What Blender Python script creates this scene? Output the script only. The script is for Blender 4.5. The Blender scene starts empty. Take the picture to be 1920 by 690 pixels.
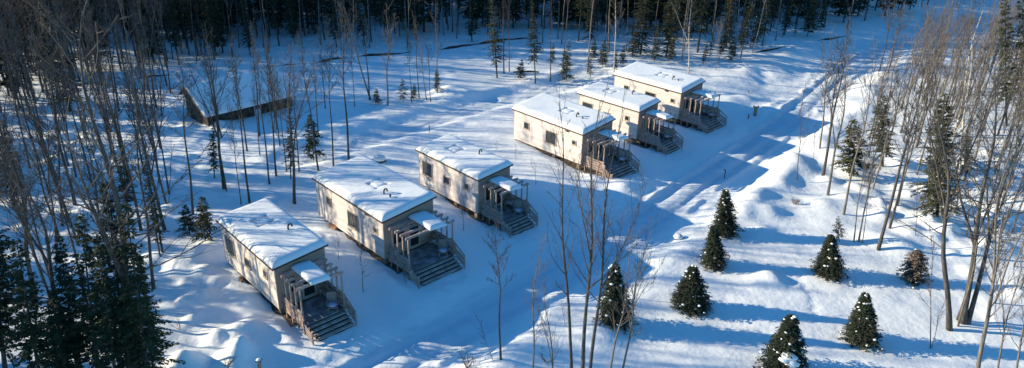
import bpy, math, random
import numpy as np
from mathutils import Vector, Matrix
C = bpy.context.scene.collection
R = math.radians
# ---------------------------------------------------------------- camera
F, TH, RO, CH = 1350.3, 0.4286, 0.0233, 25.771
cam = bpy.data.cameras.new('camera'); co = bpy.data.objects.new('camera', cam); C.objects.link(co)
cam.sensor_width = 36; cam.lens = 36*F/1920; cam.clip_start = .5; cam.clip_end = 3000
cs, sn, cr, sr = math.cos(TH), math.sin(TH), math.cos(RO), math.sin(RO)
fw = Vector((0, cs, -sn)); up0 = Vector((0, sn, cs)); ex = Vector((1, 0, 0))
rt = ex*cr + up0*sr; upv = -ex*sr + up0*cr
m = Matrix.Identity(4)
for i in range(3): m[i][0] = rt[i]; m[i][1] = upv[i]; m[i][2] = -fw[i]
m[2][3] = CH
co.matrix_world = m
bpy.context.scene.camera = co
# ---------------------------------------------------------------- world, sun, exposure
SUN_EL, TRAVEL = 16.0, -7.0                     # elevation; azimuth in which shadows fall, degrees from +x
W = bpy.data.worlds.new('World'); bpy.context.scene.world = W; W.use_nodes = True
nt = W.node_tree; bg = nt.nodes['Background']
sky = nt.nodes.new('ShaderNodeTexSky'); sky.sky_type = 'NISHITA'; sky.sun_disc = False
sky.sun_elevation = R(SUN_EL)
sdir = Vector((-math.cos(R(TRAVEL)), -math.sin(R(TRAVEL)), 0))     # towards the sun
sky.sun_rotation = math.atan2(sdir.x, sdir.y)
sky.air_density = 1.3; sky.dust_density = .0; sky.ozone_density = 6.0
tint = nt.nodes.new('ShaderNodeVectorMath'); tint.operation = 'MULTIPLY'; tint.inputs[1].default_value = (.44, .92, 1.04)   # camera white balance: clear winter sky much bluer than the sun
nt.links.new(sky.outputs[0], tint.inputs[0]); nt.links.new(tint.outputs[0], bg.inputs[0]); bg.inputs[1].default_value = .108
sl = bpy.data.lights.new('sun', 'SUN'); sl.energy = 5.0; sl.angle = R(.5); sl.color = (1, .84, .57)
so = bpy.data.objects.new('sun', sl); C.objects.link(so)
sv = Vector((math.cos(R(TRAVEL))*math.cos(R(SUN_EL)), math.sin(R(TRAVEL))*math.cos(R(SUN_EL)), -math.sin(R(SUN_EL))))
so.rotation_euler = sv.to_track_quat('-Z', 'Y').to_euler(); so.location = (-40, 60, 60)
vs = bpy.context.scene.view_settings
vs.view_transform = 'Standard'; vs.look = 'None'; vs.gamma = 1; vs.exposure = .78; vs.use_curve_mapping = False
bpy.context.scene.cycles.max_bounces = 5; bpy.context.scene.cycles.diffuse_bounces = 3

# ---------------------------------------------------------------- materials
def mat(name, col, rough=.8, col2=None, scale=5, bump=0, bscale=20, snow=0, stretch=None, metal=0, detail=5, spec=.3, contrast=(.35, .65)):
    M = bpy.data.materials.new(name); M.use_nodes = True; t = M.node_tree; L = t.links.new
    b = t.nodes['Principled BSDF']; b.inputs['Roughness'].default_value = rough; b.inputs['Metallic'].default_value = metal
    b.inputs['Specular IOR Level'].default_value = spec
    b.inputs['Base Color'].default_value = (*col, 1)
    tc = t.nodes.new('ShaderNodeTexCoord'); mp = t.nodes.new('ShaderNodeMapping'); L(tc.outputs['Object'], mp.inputs[0])
    if stretch: mp.inputs['Scale'].default_value = stretch
    out = None
    if col2:
        n = t.nodes.new('ShaderNodeTexNoise'); n.inputs['Scale'].default_value = scale; n.inputs['Detail'].default_value = detail
        L(mp.outputs[0], n.inputs[0])
        r = t.nodes.new('ShaderNodeValToRGB'); r.color_ramp.elements[0].position = contrast[0]; r.color_ramp.elements[1].position = contrast[1]
        r.color_ramp.elements[0].color = (*col, 1); r.color_ramp.elements[1].color = (*col2, 1)
        L(n.outputs[0], r.inputs[0]); out = r.outputs[0]
    if snow:
        g = t.nodes.new('ShaderNodeNewGeometry'); s = t.nodes.new('ShaderNodeSeparateXYZ'); L(g.outputs['Normal'], s.inputs[0])
        n2 = t.nodes.new('ShaderNodeTexNoise'); n2.inputs['Scale'].default_value = 3; L(g.outputs['Position'], n2.inputs[0])
        a = t.nodes.new('ShaderNodeMath'); a.operation = 'ADD'; L(s.outputs[2], a.inputs[0]); L(n2.outputs[0], a.inputs[1])
        mr = t.nodes.new('ShaderNodeMapRange'); mr.inputs[1].default_value = 1.62-snow; mr.inputs[2].default_value = 1.72-snow
        L(a.outputs[0], mr.inputs[0])
        mx = t.nodes.new('ShaderNodeMix'); mx.data_type = 'RGBA'; L(mr.outputs[0], mx.inputs[0])
        mx.inputs[6].default_value = (*col, 1)
        if out: L(out, mx.inputs[6])
        mx.inputs[7].default_value = (.8, .84, .9, 1); out = mx.outputs[2]
    if out: L(out, b.inputs['Base Color'])
    if bump:
        n3 = t.nodes.new('ShaderNodeTexNoise'); n3.inputs['Scale'].default_value = bscale; n3.inputs['Detail'].default_value = 6
        L(mp.outputs[0], n3.inputs[0]); bp = t.nodes.new('ShaderNodeBump'); bp.inputs['Distance'].default_value = bump
        bp.inputs['Strength'].default_value = 1; L(n3.outputs[0], bp.inputs['Height']); L(bp.outputs[0], b.inputs['Normal'])
    return M
SNOW = (.80, .865, .93)
M = dict(
 snow=mat('snow', SNOW, .7, (.84, .885, .93), 1.2, .05, 2.2, spec=.2),
 roofsnow=mat('roof_snow', (.80, .865, .93), .7, (.84, .885, .93), 2, .02, 3, spec=.2),
 plank=None,
 fascia=mat('fascia', (.09, .055, .04), .7),
 frame=mat('window_frame', (.42, .36, .30), .7),
 glass=mat('glass', (.02, .025, .03), .06, spec=.8),
 deck=mat('deck_wood', (.22, .175, .16), .85, (.36, .30, .28), 3, stretch=(1, 6, 6), snow=0),
 deckf=mat('deck_floor', (.17, .14, .135), .85, (.42, .42, .46), 1.6, contrast=(.4, .75)),
 rail=mat('weathered_timber', (.30, .215, .185), .85, (.46, .345, .30), 4, snow=.10),
 endshade=mat('shaded_end_boards', (.32, .215, .17), .85, (.45, .32, .265), 2.5, stretch=(.5, .5, 6)),  # darker, warmer timber with the front wall's shade put into the colour
 tread=mat('tread_boards', (.33, .26, .235), .85, (.56, .51, .51), 2.5, contrast=(.35, .7)),
 dark=mat('dark_metal', (.02, .02, .022), .5),
 under=mat('floor_timber', (.08, .06, .045), .9),
 pier=mat('pier_wood', (.2, .15, .11), .9, (.3, .24, .18), 6),
 soil=mat('soil', (.07, .045, .03), .95, (.30, .24, .2), 3, .05, 9),
 bark=mat('bark_grey', (.05, .046, .043), .95, (.12, .112, .104), 3, .02, 12, stretch=(3, 3, .7)),
 barkl=mat('bark_light', (.11, .098, .088), .95, (.23, .21, .19), 3, .02, 12, stretch=(3, 3, .7)),
 birch=mat('bark_birch', (.55, .52, .47), .8, (.10, .08, .07), 3.5, stretch=(1, 1, 2.5), contrast=(.52, .62)),
 twig=mat('twigs', (.065, .056, .052), .95, (.115, .10, .094), 2),
 twigl=mat('twigs_light', (.11, .092, .082), .95, (.185, .16, .142), 2),
 limb=mat('snowy_limb', (.08, .07, .06), .95, (.16, .14, .12), 3, snow=.12),
 needle=mat('needles_dark', (.02, .032, .018), .85, (.05, .062, .03), 1.2),
 needleo=mat('needles_olive', (.035, .045, .02), .85, (.085, .085, .04), 1.0),
 needles=mat('needles_spruce', (.016, .026, .018), .85, (.04, .055, .035), 3),
 needled=mat('needles_dry', (.10, .075, .06), .9, (.16, .13, .11), 3),
 clump=mat('snow_clump', (.86, .89, .93), .7),
 shackw=mat('shack_boards', (.055, .054, .042), .9, (.11, .105, .08), 2, stretch=(5, 5, .6)),
 shackd=mat('shack_dark', (.03, .026, .022), .9, (.06, .05, .045), 2, stretch=(5, 5, .6)),
 rake=mat('rake_board', (.2, .17, .14), .9),
 paled=mat('pale_door', (.5, .56, .6), .7),
 fabric=mat('silt_cloth', (.025, .02, .024), .9, (.06, .045, .04), 2),
 lav=mat('lavender_cloth', (.38, .36, .60), .8, (.62, .64, .78), 4),
 blue=mat('blue_cloth', (.06, .09, .25), .8, (.14, .2, .4), 4),
 rust=mat('rust_leaves', (.22, .09, .05), .9, (.3, .16, .1), 5),
 log=mat('cut_log', (.2, .09, .05), .9, (.34, .2, .12), 6),
 postw=mat('post_wood', (.28, .2, .14), .85, (.4, .3, .22), 6),
 lampg=mat('lamp_glass', (.55, .45, .35), .4),
)
def plank():                                     # pale weathered boards laid level, thin joints
    Mt = bpy.data.materials.new('pale_boards'); Mt.use_nodes = True; t = Mt.node_tree; L = t.links.new; b = t.nodes['Principled BSDF']
    b.inputs['Roughness'].default_value = .8; b.inputs['Specular IOR Level'].default_value = .2
    tc = t.nodes.new('ShaderNodeTexCoord'); s = t.nodes.new('ShaderNodeSeparateXYZ'); L(tc.outputs['Object'], s.inputs[0])
    d = t.nodes.new('ShaderNodeMath'); d.operation = 'DIVIDE'; d.inputs[1].default_value = .19; L(s.outputs[2], d.inputs[0])
    fl = t.nodes.new('ShaderNodeMath'); fl.operation = 'FLOOR'; L(d.outputs[0], fl.inputs[0])
    fr = t.nodes.new('ShaderNodeMath'); fr.operation = 'FRACT'; L(d.outputs[0], fr.inputs[0])
    wn = t.nodes.new('ShaderNodeTexWhiteNoise'); wn.noise_dimensions = '1D'; L(fl.outputs[0], wn.inputs['W'])
    mp = t.nodes.new('ShaderNodeMapping'); mp.inputs['Scale'].default_value = (.5, .5, 5); L(tc.outputs['Object'], mp.inputs[0])
    n = t.nodes.new('ShaderNodeTexNoise'); n.inputs['Scale'].default_value = 2.2; n.inputs['Detail'].default_value = 7; L(mp.outputs[0], n.inputs[0])
    r = t.nodes.new('ShaderNodeValToRGB'); e = r.color_ramp.elements; e[0].position = .3; e[1].position = .72
    e[0].color = (.66, .59, .56, 1); e[1].color = (.77, .72, .70, 1); L(n.outputs[0], r.inputs[0])
    mr = t.nodes.new('ShaderNodeMapRange'); mr.inputs[3].default_value = .86; mr.inputs[4].default_value = 1.06; L(wn.outputs[0], mr.inputs[0])
    g = t.nodes.new('ShaderNodeMath'); g.operation = 'LESS_THAN'; g.inputs[1].default_value = .05; L(fr.outputs[0], g.inputs[0])
    g2 = t.nodes.new('ShaderNodeMapRange'); g2.inputs[3].default_value = 1; g2.inputs[4].default_value = .72; L(g.outputs[0], g2.inputs[0])
    mu = t.nodes.new('ShaderNodeMath'); mu.operation = 'MULTIPLY'; L(mr.outputs[0], mu.inputs[0]); L(g2.outputs[0], mu.inputs[1])
    v = t.nodes.new('ShaderNodeVectorMath'); v.operation = 'SCALE'; L(r.outputs[0], v.inputs[0]); L(mu.outputs[0], v.inputs[3])
    L(v.outputs[0], b.inputs['Base Color'])
    bp = t.nodes.new('ShaderNodeBump'); bp.invert = True; bp.inputs['Distance'].default_value = .01; L(g.outputs[0], bp.inputs['Height']); L(bp.outputs[0], b.inputs['Normal'])
    return Mt
M['plank'] = plank()

# ---------------------------------------------------------------- mesh helpers
class MB:
    def __init__(s): s.v = []; s.f = []; s.n = 0
    def add(s, v, f):
        v = np.asarray(v, float); s.v.append(v)
        n = s.n; s.f.extend([tuple(i+n for i in q) for q in f]); s.n += len(v); return s
    def box(s, a, b):
        (x0, y0, z0), (x1, y1, z1) = a, b
        return s.hexa([(x0,y0,z0),(x1,y0,z0),(x1,y1,z0),(x0,y1,z0),(x0,y0,z1),(x1,y0,z1),(x1,y1,z1),(x0,y1,z1)])
    def hexa(s, v):
        return s.add(v, [(3,2,1,0),(4,5,6,7),(0,1,5,4),(1,2,6,5),(2,3,7,6),(3,0,4,7)])
    def bar(s, p, q, w, h):                      # beam from p to q, w wide (level), h deep
        p = np.array(p, float); q = np.array(q, float); d = q-p; d /= np.linalg.norm(d)
        a = np.cross(d, (0, 0, 1)); 
        if np.linalg.norm(a) < .05: a = np.array((1., 0, 0))
        a /= np.linalg.norm(a); c = np.cross(a, d)
        k = [(-1,-1),(1,-1),(1,1),(-1,1)]
        return s.hexa([p+a*i*w/2+c*j*h/2 for i, j in k]+[q+a*i*w/2+c*j*h/2 for i, j in k])
    def tube(s, P, r, n=6, cap=True):
        P = np.asarray(P, float); m_ = len(P); r = np.broadcast_to(np.asarray(r, float), (m_,))
        d = np.gradient(P, axis=0); d /= np.linalg.norm(d, axis=1)[:, None]+1e-9
        ref = np.array((1., 0, 0)) if abs(d[0][0]) < .8 else np.array((0., 1, 0))
        a = np.cross(d, ref); a /= np.linalg.norm(a, axis=1)[:, None]+1e-9; b = np.cross(d, a)
        t = np.arange(n)*2*math.pi/n
        V = P[:, None]+r[:, None, None]*(a[:, None]*np.cos(t)[None, :, None]+b[:, None]*np.sin(t)[None, :, None])
        f = []
        for i in range(m_-1):
            for j in range(n):
                k = (j+1) % n; f.append((i*n+j, i*n+k, (i+1)*n+k, (i+1)*n+j))
        if cap: f.append(tuple(range(n))[::-1]); f.append(tuple((m_-1)*n+j for j in range(n)))
        return s.add(V.reshape(-1, 3), f)
    def blob(s, c, rad, rng, rough=.2, ny=5, nx=8):
        v = []; f = []
        for i in range(ny+1):
            ph = math.pi*i/ny
            for j in range(nx):
                t = 2*math.pi*j/nx; k = 1+rng.uniform(-rough, rough)
                v.append((c[0]+rad[0]*k*math.sin(ph)*math.cos(t), c[1]+rad[1]*k*math.sin(ph)*math.sin(t), c[2]+rad[2]*k*math.cos(ph)))
        for i in range(ny):
            for j in range(nx):
                k = (j+1) % nx; f.append((i*nx+j, (i+1)*nx+j, (i+1)*nx+k, i*nx+k))
        return s.add(v, f)
    def mesh(s, name, mt, smooth=False):
        me = bpy.data.meshes.new(name); me.from_pydata(np.concatenate(s.v).tolist(), [], s.f)
        me.materials.append(mt)
        if smooth: me.polygons.foreach_set('use_smooth', [True]*len(me.polygons))
        me.update(); return me
    def build(s, name, mt, parent=None, smooth=False): return put(name, s.mesh(name, mt, smooth), parent)
def put(name, me, parent=None):
    o = bpy.data.objects.new(name, me); C.objects.link(o)
    if parent: o.parent = parent
    return o
def tag(o, label=None, cat=None, group=None, kind=None):
    if label: o['label'] = label
    if cat: o['category'] = cat
    if group: o['group'] = group
    if kind: o['kind'] = kind
    return o
def empty(name, label=None, cat=None, group=None):
    o = bpy.data.objects.new(name, None); C.objects.link(o); o.empty_display_size = .3
    return tag(o, label, cat, group)
def copy_tree(o, parent=None):
    c = o.copy(); C.objects.link(c); c.parent = parent
    for ch in list(o.children): copy_tree(ch, c)
    return c

# ---------------------------------------------------------------- pixels to ground
def ray(u, v):
    a, b = u-960, v-345
    X, Y = a*cr+b*sr, -a*sr+b*cr
    x, y = X/F, -Y/F
    return np.array([x, cs+y*sn, -sn+y*cs])
CAM = np.array([0, 0, CH])
def G0(u, v, z=-.4):
    d = ray(u, v); return CAM+d*((z-CH)/d[2])
def seg_dist(X, Y, P):
    best = np.full(X.shape, 1e9); side = np.zeros(X.shape); along = np.zeros(X.shape); acc = 0
    for (x0, y0), (x1, y1) in zip(P[:-1], P[1:]):
        dx, dy = x1-x0, y1-y0; L2 = dx*dx+dy*dy
        t = np.clip(((X-x0)*dx+(Y-y0)*dy)/L2, 0, 1); ex_, ey_ = X-x0-t*dx, Y-y0-t*dy
        d = np.hypot(ex_, ey_); k = d < best
        best = np.where(k, d, best); side = np.where(k, np.sign(dx*ey_-dy*ex_), side); along = np.where(k, acc+t*math.sqrt(L2), along)
        acc += math.sqrt(L2)
    return best, side, along                     # side > 0: left of the way
def hsh(i, j, s):
    h = (i*374761393+j*668265263+s*974711) & 0xffffffff
    h = ((h ^ (h >> 13))*1274126177) & 0xffffffff
    return ((h ^ (h >> 16)) & 0xffff)/65535.
def noise(X, Y, sc, s=0):
    x, y = X/sc, Y/sc; i, j = np.floor(x).astype(np.int64), np.floor(y).astype(np.int64); fx, fy = x-i, y-j
    fx = fx*fx*(3-2*fx); fy = fy*fy*(3-2*fy)
    a = hsh(i, j, s)*(1-fx)+hsh(i+1, j, s)*fx; b = hsh(i, j+1, s)*(1-fx)+hsh(i+1, j+1, s)*fx
    return (a*(1-fy)+b*fy)*2-1
def sst(a, b, x): t = np.clip((x-a)/(b-a), 0, 1); return t*t*(3-2*t)
W2 = lambda pts, z=-.4: [tuple(G0(u, v, z)[:2]) for u, v in pts]
ROAD = W2([(420,860),(600,760),(760,672),(900,598),(1060,508),(1200,425),(1300,350),(1400,285),(1480,225),(1560,150),(1640,100),(1760,60),(1900,30)], -1.15)
BACK = W2([(560,300),(640,275),(740,245),(860,210),(960,182),(1060,160),(1120,135)], -.5)
SPUR = W2([(1260,378),(1180,372),(1130,395)], -1.1)
# mounds: centre px, radius, height, flat-top exponent
rs = random.Random(5)
MND = []
for u, v, r_, h_ in [(842,180,1.9,.9),(880,186,1.2,.4),(1400,186,1.5,.65),(1372,190,1.6,.4),(1450,196,2.2,.5),(1195,345,1.6,.35),(1150,342,1.2,.35),
                     (1170,350,1.0,.3),(1110,338,1.2,.3),(1060,590,1.6,.6),(1020,600,1.2,.5),(1130,640,1.6,.4),(1450,350,1.6,.6),(1415,370,1.4,.5),(1500,318,1.8,.6),
                     (1480,300,1.4,.5),(1380,400,1.4,.4),(1440,405,1.2,.55),(1430,440,1.1,.4),(1290,430,1.0,.3),(1345,425,1,.25),(1440,520,.9,.4),(1420,530,.9,.35),(1455,535,.8,.35),
                     (1580,300,1.8,.5),(1640,455,1.5,.4),(1690,470,1.4,.5),(1730,420,1.4,.45),(1600,330,1.4,.4),(1830,480,1.2,.4),(1540,390,1.3,.35),(1590,380,1.5,.4),
                     (545,395,1.7,.5),(530,400,1.2,.4),(700,330,1.2,.3),(650,270,1.6,.4),(680,192,1.4,.4),(740,200,1.5,.4),(610,205,1.6,.4),
                     (330,232,1.4,.5),(350,245,1,.4),(300,250,1.2,.3),(415,240,1.3,.4),(455,655,1.5,.5),(480,620,1.1,.4),(395,590,.9,.3),(350,500,1.1,.4),(380,490,.8,.5),(475,575,.9,.4)]:
    p = G0(u, v, -.6); MND.append((p[0], p[1], r_, h_, 2))
for k in range(46):
    u, v = rs.uniform(300, 500), rs.uniform(470, 690)
    if u > 400+(v-490)*.55 or u < 330: continue
    p = G0(u, v, -.5); MND.append((p[0], p[1], rs.uniform(.5, .95), rs.uniform(.14, .34), 3))
for k in range(90):
    u, v = rs.uniform(1540, 1920), rs.uniform(270, 560)
    if v > 300+(u-1540)*.55+60: continue
    p = G0(u, v, -.5); MND.append((p[0], p[1], rs.uniform(.5, 1.3), rs.uniform(.15, .42), 3))
for k in range(60):
    u, v = rs.uniform(0, 420), rs.uniform(240, 520)
    p = G0(u, v, -.5); MND.append((p[0], p[1], rs.uniform(.5, 1.3), rs.uniform(.12, .35), 3))
TRK = []
for pts in ([(1240,440),(1290,424),(1345,405),(1370,396)], [(1500,520),(1520,560),(1532,610)], [(905,655),(1010,590)]):
    for (a, b), (c, d) in zip(pts[:-1], pts[1:]):
        A, B = G0(a, b, -.5), G0(c, d, -.5); n = int(np.linalg.norm(A-B)/.5)
        for i in range(n): q = A+(B-A)*i/n; TRK.append((q[0]+rs.uniform(-.15, .15), q[1]+rs.uniform(-.15, .15), .2, -.1, 2))
def cab_params():
    q = [-14.025,36.6818,.2052,2.33, -8.616,42.854,.2563,2.3363, -2.6311,50.9222,-.1561,2.3347, 6.2884,61.1115,-.0287,2.3459, 12.5505,68.6732,-.2888,2.3807, 17.8795,74.2862,.0122,2.3659]
    return [q[i:i+4] for i in range(0, 24, 4)]
CAB = cab_params()
DIM = dict(A=(7.73, 3.36, .34, .1085), B=(8.93, 4.23, .507, .1117)); OV = .2
def T(X, Y):
    X = np.asarray(X, float); Y = np.asarray(Y, float)
    d, side, al = seg_dist(X, Y, ROAD)
    left = side > 0
    prof_l = -1.15+.95*sst(2.6, 11, d)
    wv = noise(X, Y, 4.5, 31); dw = d+1.1*wv; prof_r = -1.15+.72*sst(2.2, 6.2, dw)*sst(1.8, 3.5, d)+(.20+.22*noise(X, Y, 3.2, 33))*np.exp(-((dw-5.2)/1.6)**2)+.15*sst(8, 14, d)
    z = np.where(left, prof_l, prof_r)
    db, sb, _ = seg_dist(X, Y, BACK)
    z = z-.35*(1-sst(1.2, 3.2, db))+.12*np.exp(-((db-3.4)/.8)**2)
    ds, ss_, _ = seg_dist(X, Y, SPUR)
    z = np.minimum(z, -1.12+.45*sst(1.4, 3.5, ds)+3*sst(3.5, 8, ds))
    onroad = 1-sst(1.8, 3.0, np.minimum(d, db+.6))
    # ruts and ploughed edges
    z += onroad*(.05*np.sin(d*5.5)*noise(X, Y, 3, 7)+.035*noise(X, Y, .5, 3)-.14*np.exp(-((d-.9)/.24)**2)+.17*np.exp(-((d-1.75)/.2)**2)*(noise(X, Y, 2.5, 9) > -.2)+.05*np.exp(-(d/.3)**2))
    z += .10*np.exp(-((d-3.0-.3*noise(X, Y, 2, 35))/.35)**2)*(1+noise(X, Y, 1.1, 4))*(.5+.5*noise(X, Y, 5, 36))
    off = sst(2.5, 5, d)
    z += off*(.22*noise(X, Y, 9, 1)+.10*noise(X, Y, 3.6, 2)+.045*noise(X, Y, 1.3, 5)+.008*noise(X, Y, .55, 6))+.035*noise(X, Y, .5, 16)*sst(-12, -16, X)*sst(6, 9, d)
    rough = sst(-1, 1, np.abs(X)-30+0*Y)*off
    z += rough*(.12*noise(X, Y, 2.6, 11)+.05*noise(X, Y, 1.1, 12))
    # far land rises a little
    z += .0012*np.maximum(Y-95, 0)**1.6*.5*(Y > 95)
    # flat seats under the cabins with a dip at the front steps
    for i, (x, y, z0, a) in enumerate(CAB):
        Lc, Wc, s_, sl_ = DIM['AB'[i % 2]]
        rx, ry, bx, by = math.sin(a), -math.cos(a), math.cos(a), math.sin(a)
        r_ = (X-x)*rx+(Y-y)*ry; b_ = (X-x)*bx+(Y-y)*by
        dr = np.maximum(np.maximum(-r_-.1, r_-Wc+.1), 0); dbk = np.maximum(np.maximum(-4-b_, b_-Lc), 0); dd = np.hypot(dr, dbk)
        w = 1-sst(.2, 3.2, dd)
        tgt = z0-.20-.46*sst(Lc*.85, 0, b_)-.18*sst(.2, -3.6, b_)
        z = z*(1-w)+tgt*w
        cx_ = (.35+(3.15 if i % 2 == 0 else 4.15))/2; z += .06*noise(X, Y, .42, 50+i)*np.exp(-((r_-cx_)/1.9)**2-((b_+4.6)/1.3)**2)*1.3
        # drift along the outer side of the deck
        z += .22*np.exp(-((r_+.55)/.35)**2)*sst(-3.6, -2.4, b_)*sst(.2, -.5, b_)*(1+.5*noise(X, Y, .6, 20+i))
        z += .12*np.exp(-((r_+.9)/.5)**2)*sst(0, 1, b_)*sst(Lc, Lc-2, b_)
    for x, y, r_, h_, p in MND+TRK:
        dd = np.hypot(X-x, Y-y)
        z = z+h_*np.exp(-np.minimum((dd/r_)**p, 40))
    return z
def P(u, v):
    z = -.5
    for _ in range(8): g = G0(u, v, z); z = .5*z+.5*float(T(g[0], g[1]))
    g = G0(u, v, z); return np.array([g[0], g[1], float(T(g[0], g[1]))])

# ---------------------------------------------------------------- ground
def axis(a, b, st, out0, out1):
    c = list(np.arange(a, b, st)); k = st; x = a; pre = []
    while x > out0: k *= 1.25; x -= min(k, 60); pre.append(x)
    k = st; x = c[-1]; post = []
    while x < out1: k *= 1.25; x += min(k, 60); post.append(x)
    return np.array(pre[::-1]+c+post)
xs = axis(-48, 50, .21, -700, 700)
ys = np.concatenate([axis(27, 62, .19, -200, 61.9), axis(62.1, 112, .3, 62.2, 900)])
XX, YY = np.meshgrid(xs, ys); ZZ = T(XX, YY); ZZ = np.minimum(ZZ, 40)
nx_, ny_ = len(xs), len(ys)
V = np.stack([XX, YY, ZZ], -1).reshape(-1, 3)
idx = np.arange(nx_*ny_).reshape(ny_, nx_)
Fq = np.stack([idx[:-1, :-1], idx[:-1, 1:], idx[1:, 1:], idx[1:, :-1]], -1).reshape(-1, 4)
me = bpy.data.meshes.new('snowy_ground'); me.vertices.add(len(V)); me.vertices.foreach_set('co', V.ravel())
me.loops.add(Fq.size); me.loops.foreach_set('vertex_index', Fq.ravel().astype(np.int32))
me.polygons.add(len(Fq)); me.polygons.foreach_set('loop_start', np.arange(0, Fq.size, 4, dtype=np.int32))
me.polygons.foreach_set('loop_total', np.full(len(Fq), 4, dtype=np.int32)); me.polygons.foreach_set('use_smooth', [True]*len(Fq))
me.update(calc_edges=True); me.materials.append(M['snow'])
pk, _, _ = seg_dist(XX, YY, ROAD); pb, _, _ = seg_dist(XX, YY, BACK)
pk = (1-sst(1.3, 2.1, pk))*1.0+(1-sst(1.0, 1.7, pb))*.8; pk = np.clip(pk, 0, 1)*(.75+.25*noise(XX, YY, .9, 41))
at = me.attributes.new('packed', 'FLOAT', 'POINT'); at.data.foreach_set('value', pk.ravel().astype(np.float32))
tg = M['snow'].node_tree; an = tg.nodes.new('ShaderNodeAttribute'); an.attribute_name = 'packed'; bs = tg.nodes['Principled BSDF']
src = bs.inputs['Base Color'].links[0].from_socket; mxp = tg.nodes.new('ShaderNodeMix'); mxp.data_type = 'RGBA'
tg.links.new(an.outputs['Fac'], mxp.inputs[0]); tg.links.new(src, mxp.inputs[6]); mxp.inputs[7].default_value = (.58, .67, .78, 1); tg.links.new(mxp.outputs[2], bs.inputs['Base Color'])   # packed, slightly dirty snow of the track
tag(put('snowy_ground', me), 'snow covered ground with ploughed tracks and drifts', kind='structure')

# ---------------------------------------------------------------- cabins
def snow_slab(x0, x1, y0, y1, zf, th, er, seed, name, parent, mt, holes=(), n=.11, drop=.02):
    nx, ny = max(6, int((x1-x0)/n)), max(6, int((y1-y0)/n))
    xs_, ys_ = np.linspace(x0, x1, nx), np.linspace(y0, y1, ny); X, Y = np.meshgrid(xs_, ys_)
    wob = .010*noise(X, Y, .9, seed)
    dx = np.minimum(X-x0, x1-X); dy = np.minimum(Y-y0, y1-Y)
    ed = lambda d: np.sqrt(np.clip(1-(1-np.clip(d/er, 0, 1))**2, 0, 1))
    hgt = th*ed(dx)*ed(dy)*(1+.05*noise(X, Y, 2.2, seed+1))
    hgt = hgt+wob*(hgt > th*.4)
    for (hx0, hx1, hy0, hy1, dep) in holes:
        k = np.maximum(np.abs(X-(hx0+hx1)/2)-(hx1-hx0)/2, np.abs(Y-(hy0+hy1)/2)-(hy1-hy0)/2)
        hgt -= dep*np.exp(-(k/.1)**2)
    xo = X.copy(); yo = Y.copy()
    Z = zf(X, Y)+np.maximum(hgt, 0)
    bx = (np.arange(nx)[None, :] == 0) | (np.arange(nx)[None, :] == nx-1) | (np.arange(ny)[:, None] == 0) | (np.arange(ny)[:, None] == ny-1)
    Z = np.where(bx, zf(X, Y)+.03, Z)
    V_ = list(np.stack([xo, yo, Z], -1).reshape(-1, 3)); N = nx*ny
    V_ += list(np.stack([X, Y, zf(X, Y)-drop], -1).reshape(-1, 3))
    f = []
    for j in range(ny-1):
        for i in range(nx-1): a = j*nx+i; f.append((a, a+1, a+nx+1, a+nx))
    ring = [i for i in range(nx)]+[j*nx+nx-1 for j in range(1, ny)]+[(ny-1)*nx+i for i in range(nx-2, -1, -1)]+[j*nx for j in range(ny-2, 0, -1)]
    for a, b in zip(ring, ring[1:]+ring[:1]): f.append((b, a, a+N, b+N))
    return MB().add(V_, f).build(name, mt, parent, smooth=True)
def window(root, b0, b1, z0, z1, face, W_=0):
    # face 'L': side wall x=0 looking to -x; 'F': front wall y=0 looking to -y; frame proud of the boards, pane set inside it
    f = MB(); t = .07; o = .045
    def bx(m_, p0, p1, q0, q1, d0, d1):
        if face == 'L': m_.box((-d1, p0, q0), (-d0, p1, q1))
        else: m_.box((p0, -d1, q0), (p1, -d0, q1))
    bx(f, b0-t, b1+t, z1, z1+t, .002, o); bx(f, b0-t, b1+t, z0-t, z0, .002, o)
    bx(f, b0-t, b0, z0, z1, .002, o); bx(f, b1, b1+t, z0, z1, .002, o)
    w = f.build('window', M['frame'], root)
    g = MB(); bx(g, b0, b1, z0, z1, .003, .02); g.build('pane', M['glass'], w)
    s = MB(); bx(s, b0-t-.03, b1+t+.03, z0-t-.03, z0-t-.002, .002, .09); s.build('sill', M['frame'], w)
    if b1-b0 > 1:
        h = MB(); mid = b0+(b1-b0)*.5; bx(h, mid-.02, mid+.02, z0, z1, .0205, .035); h.build('mullion', M['fascia'], w)
    return w
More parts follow.
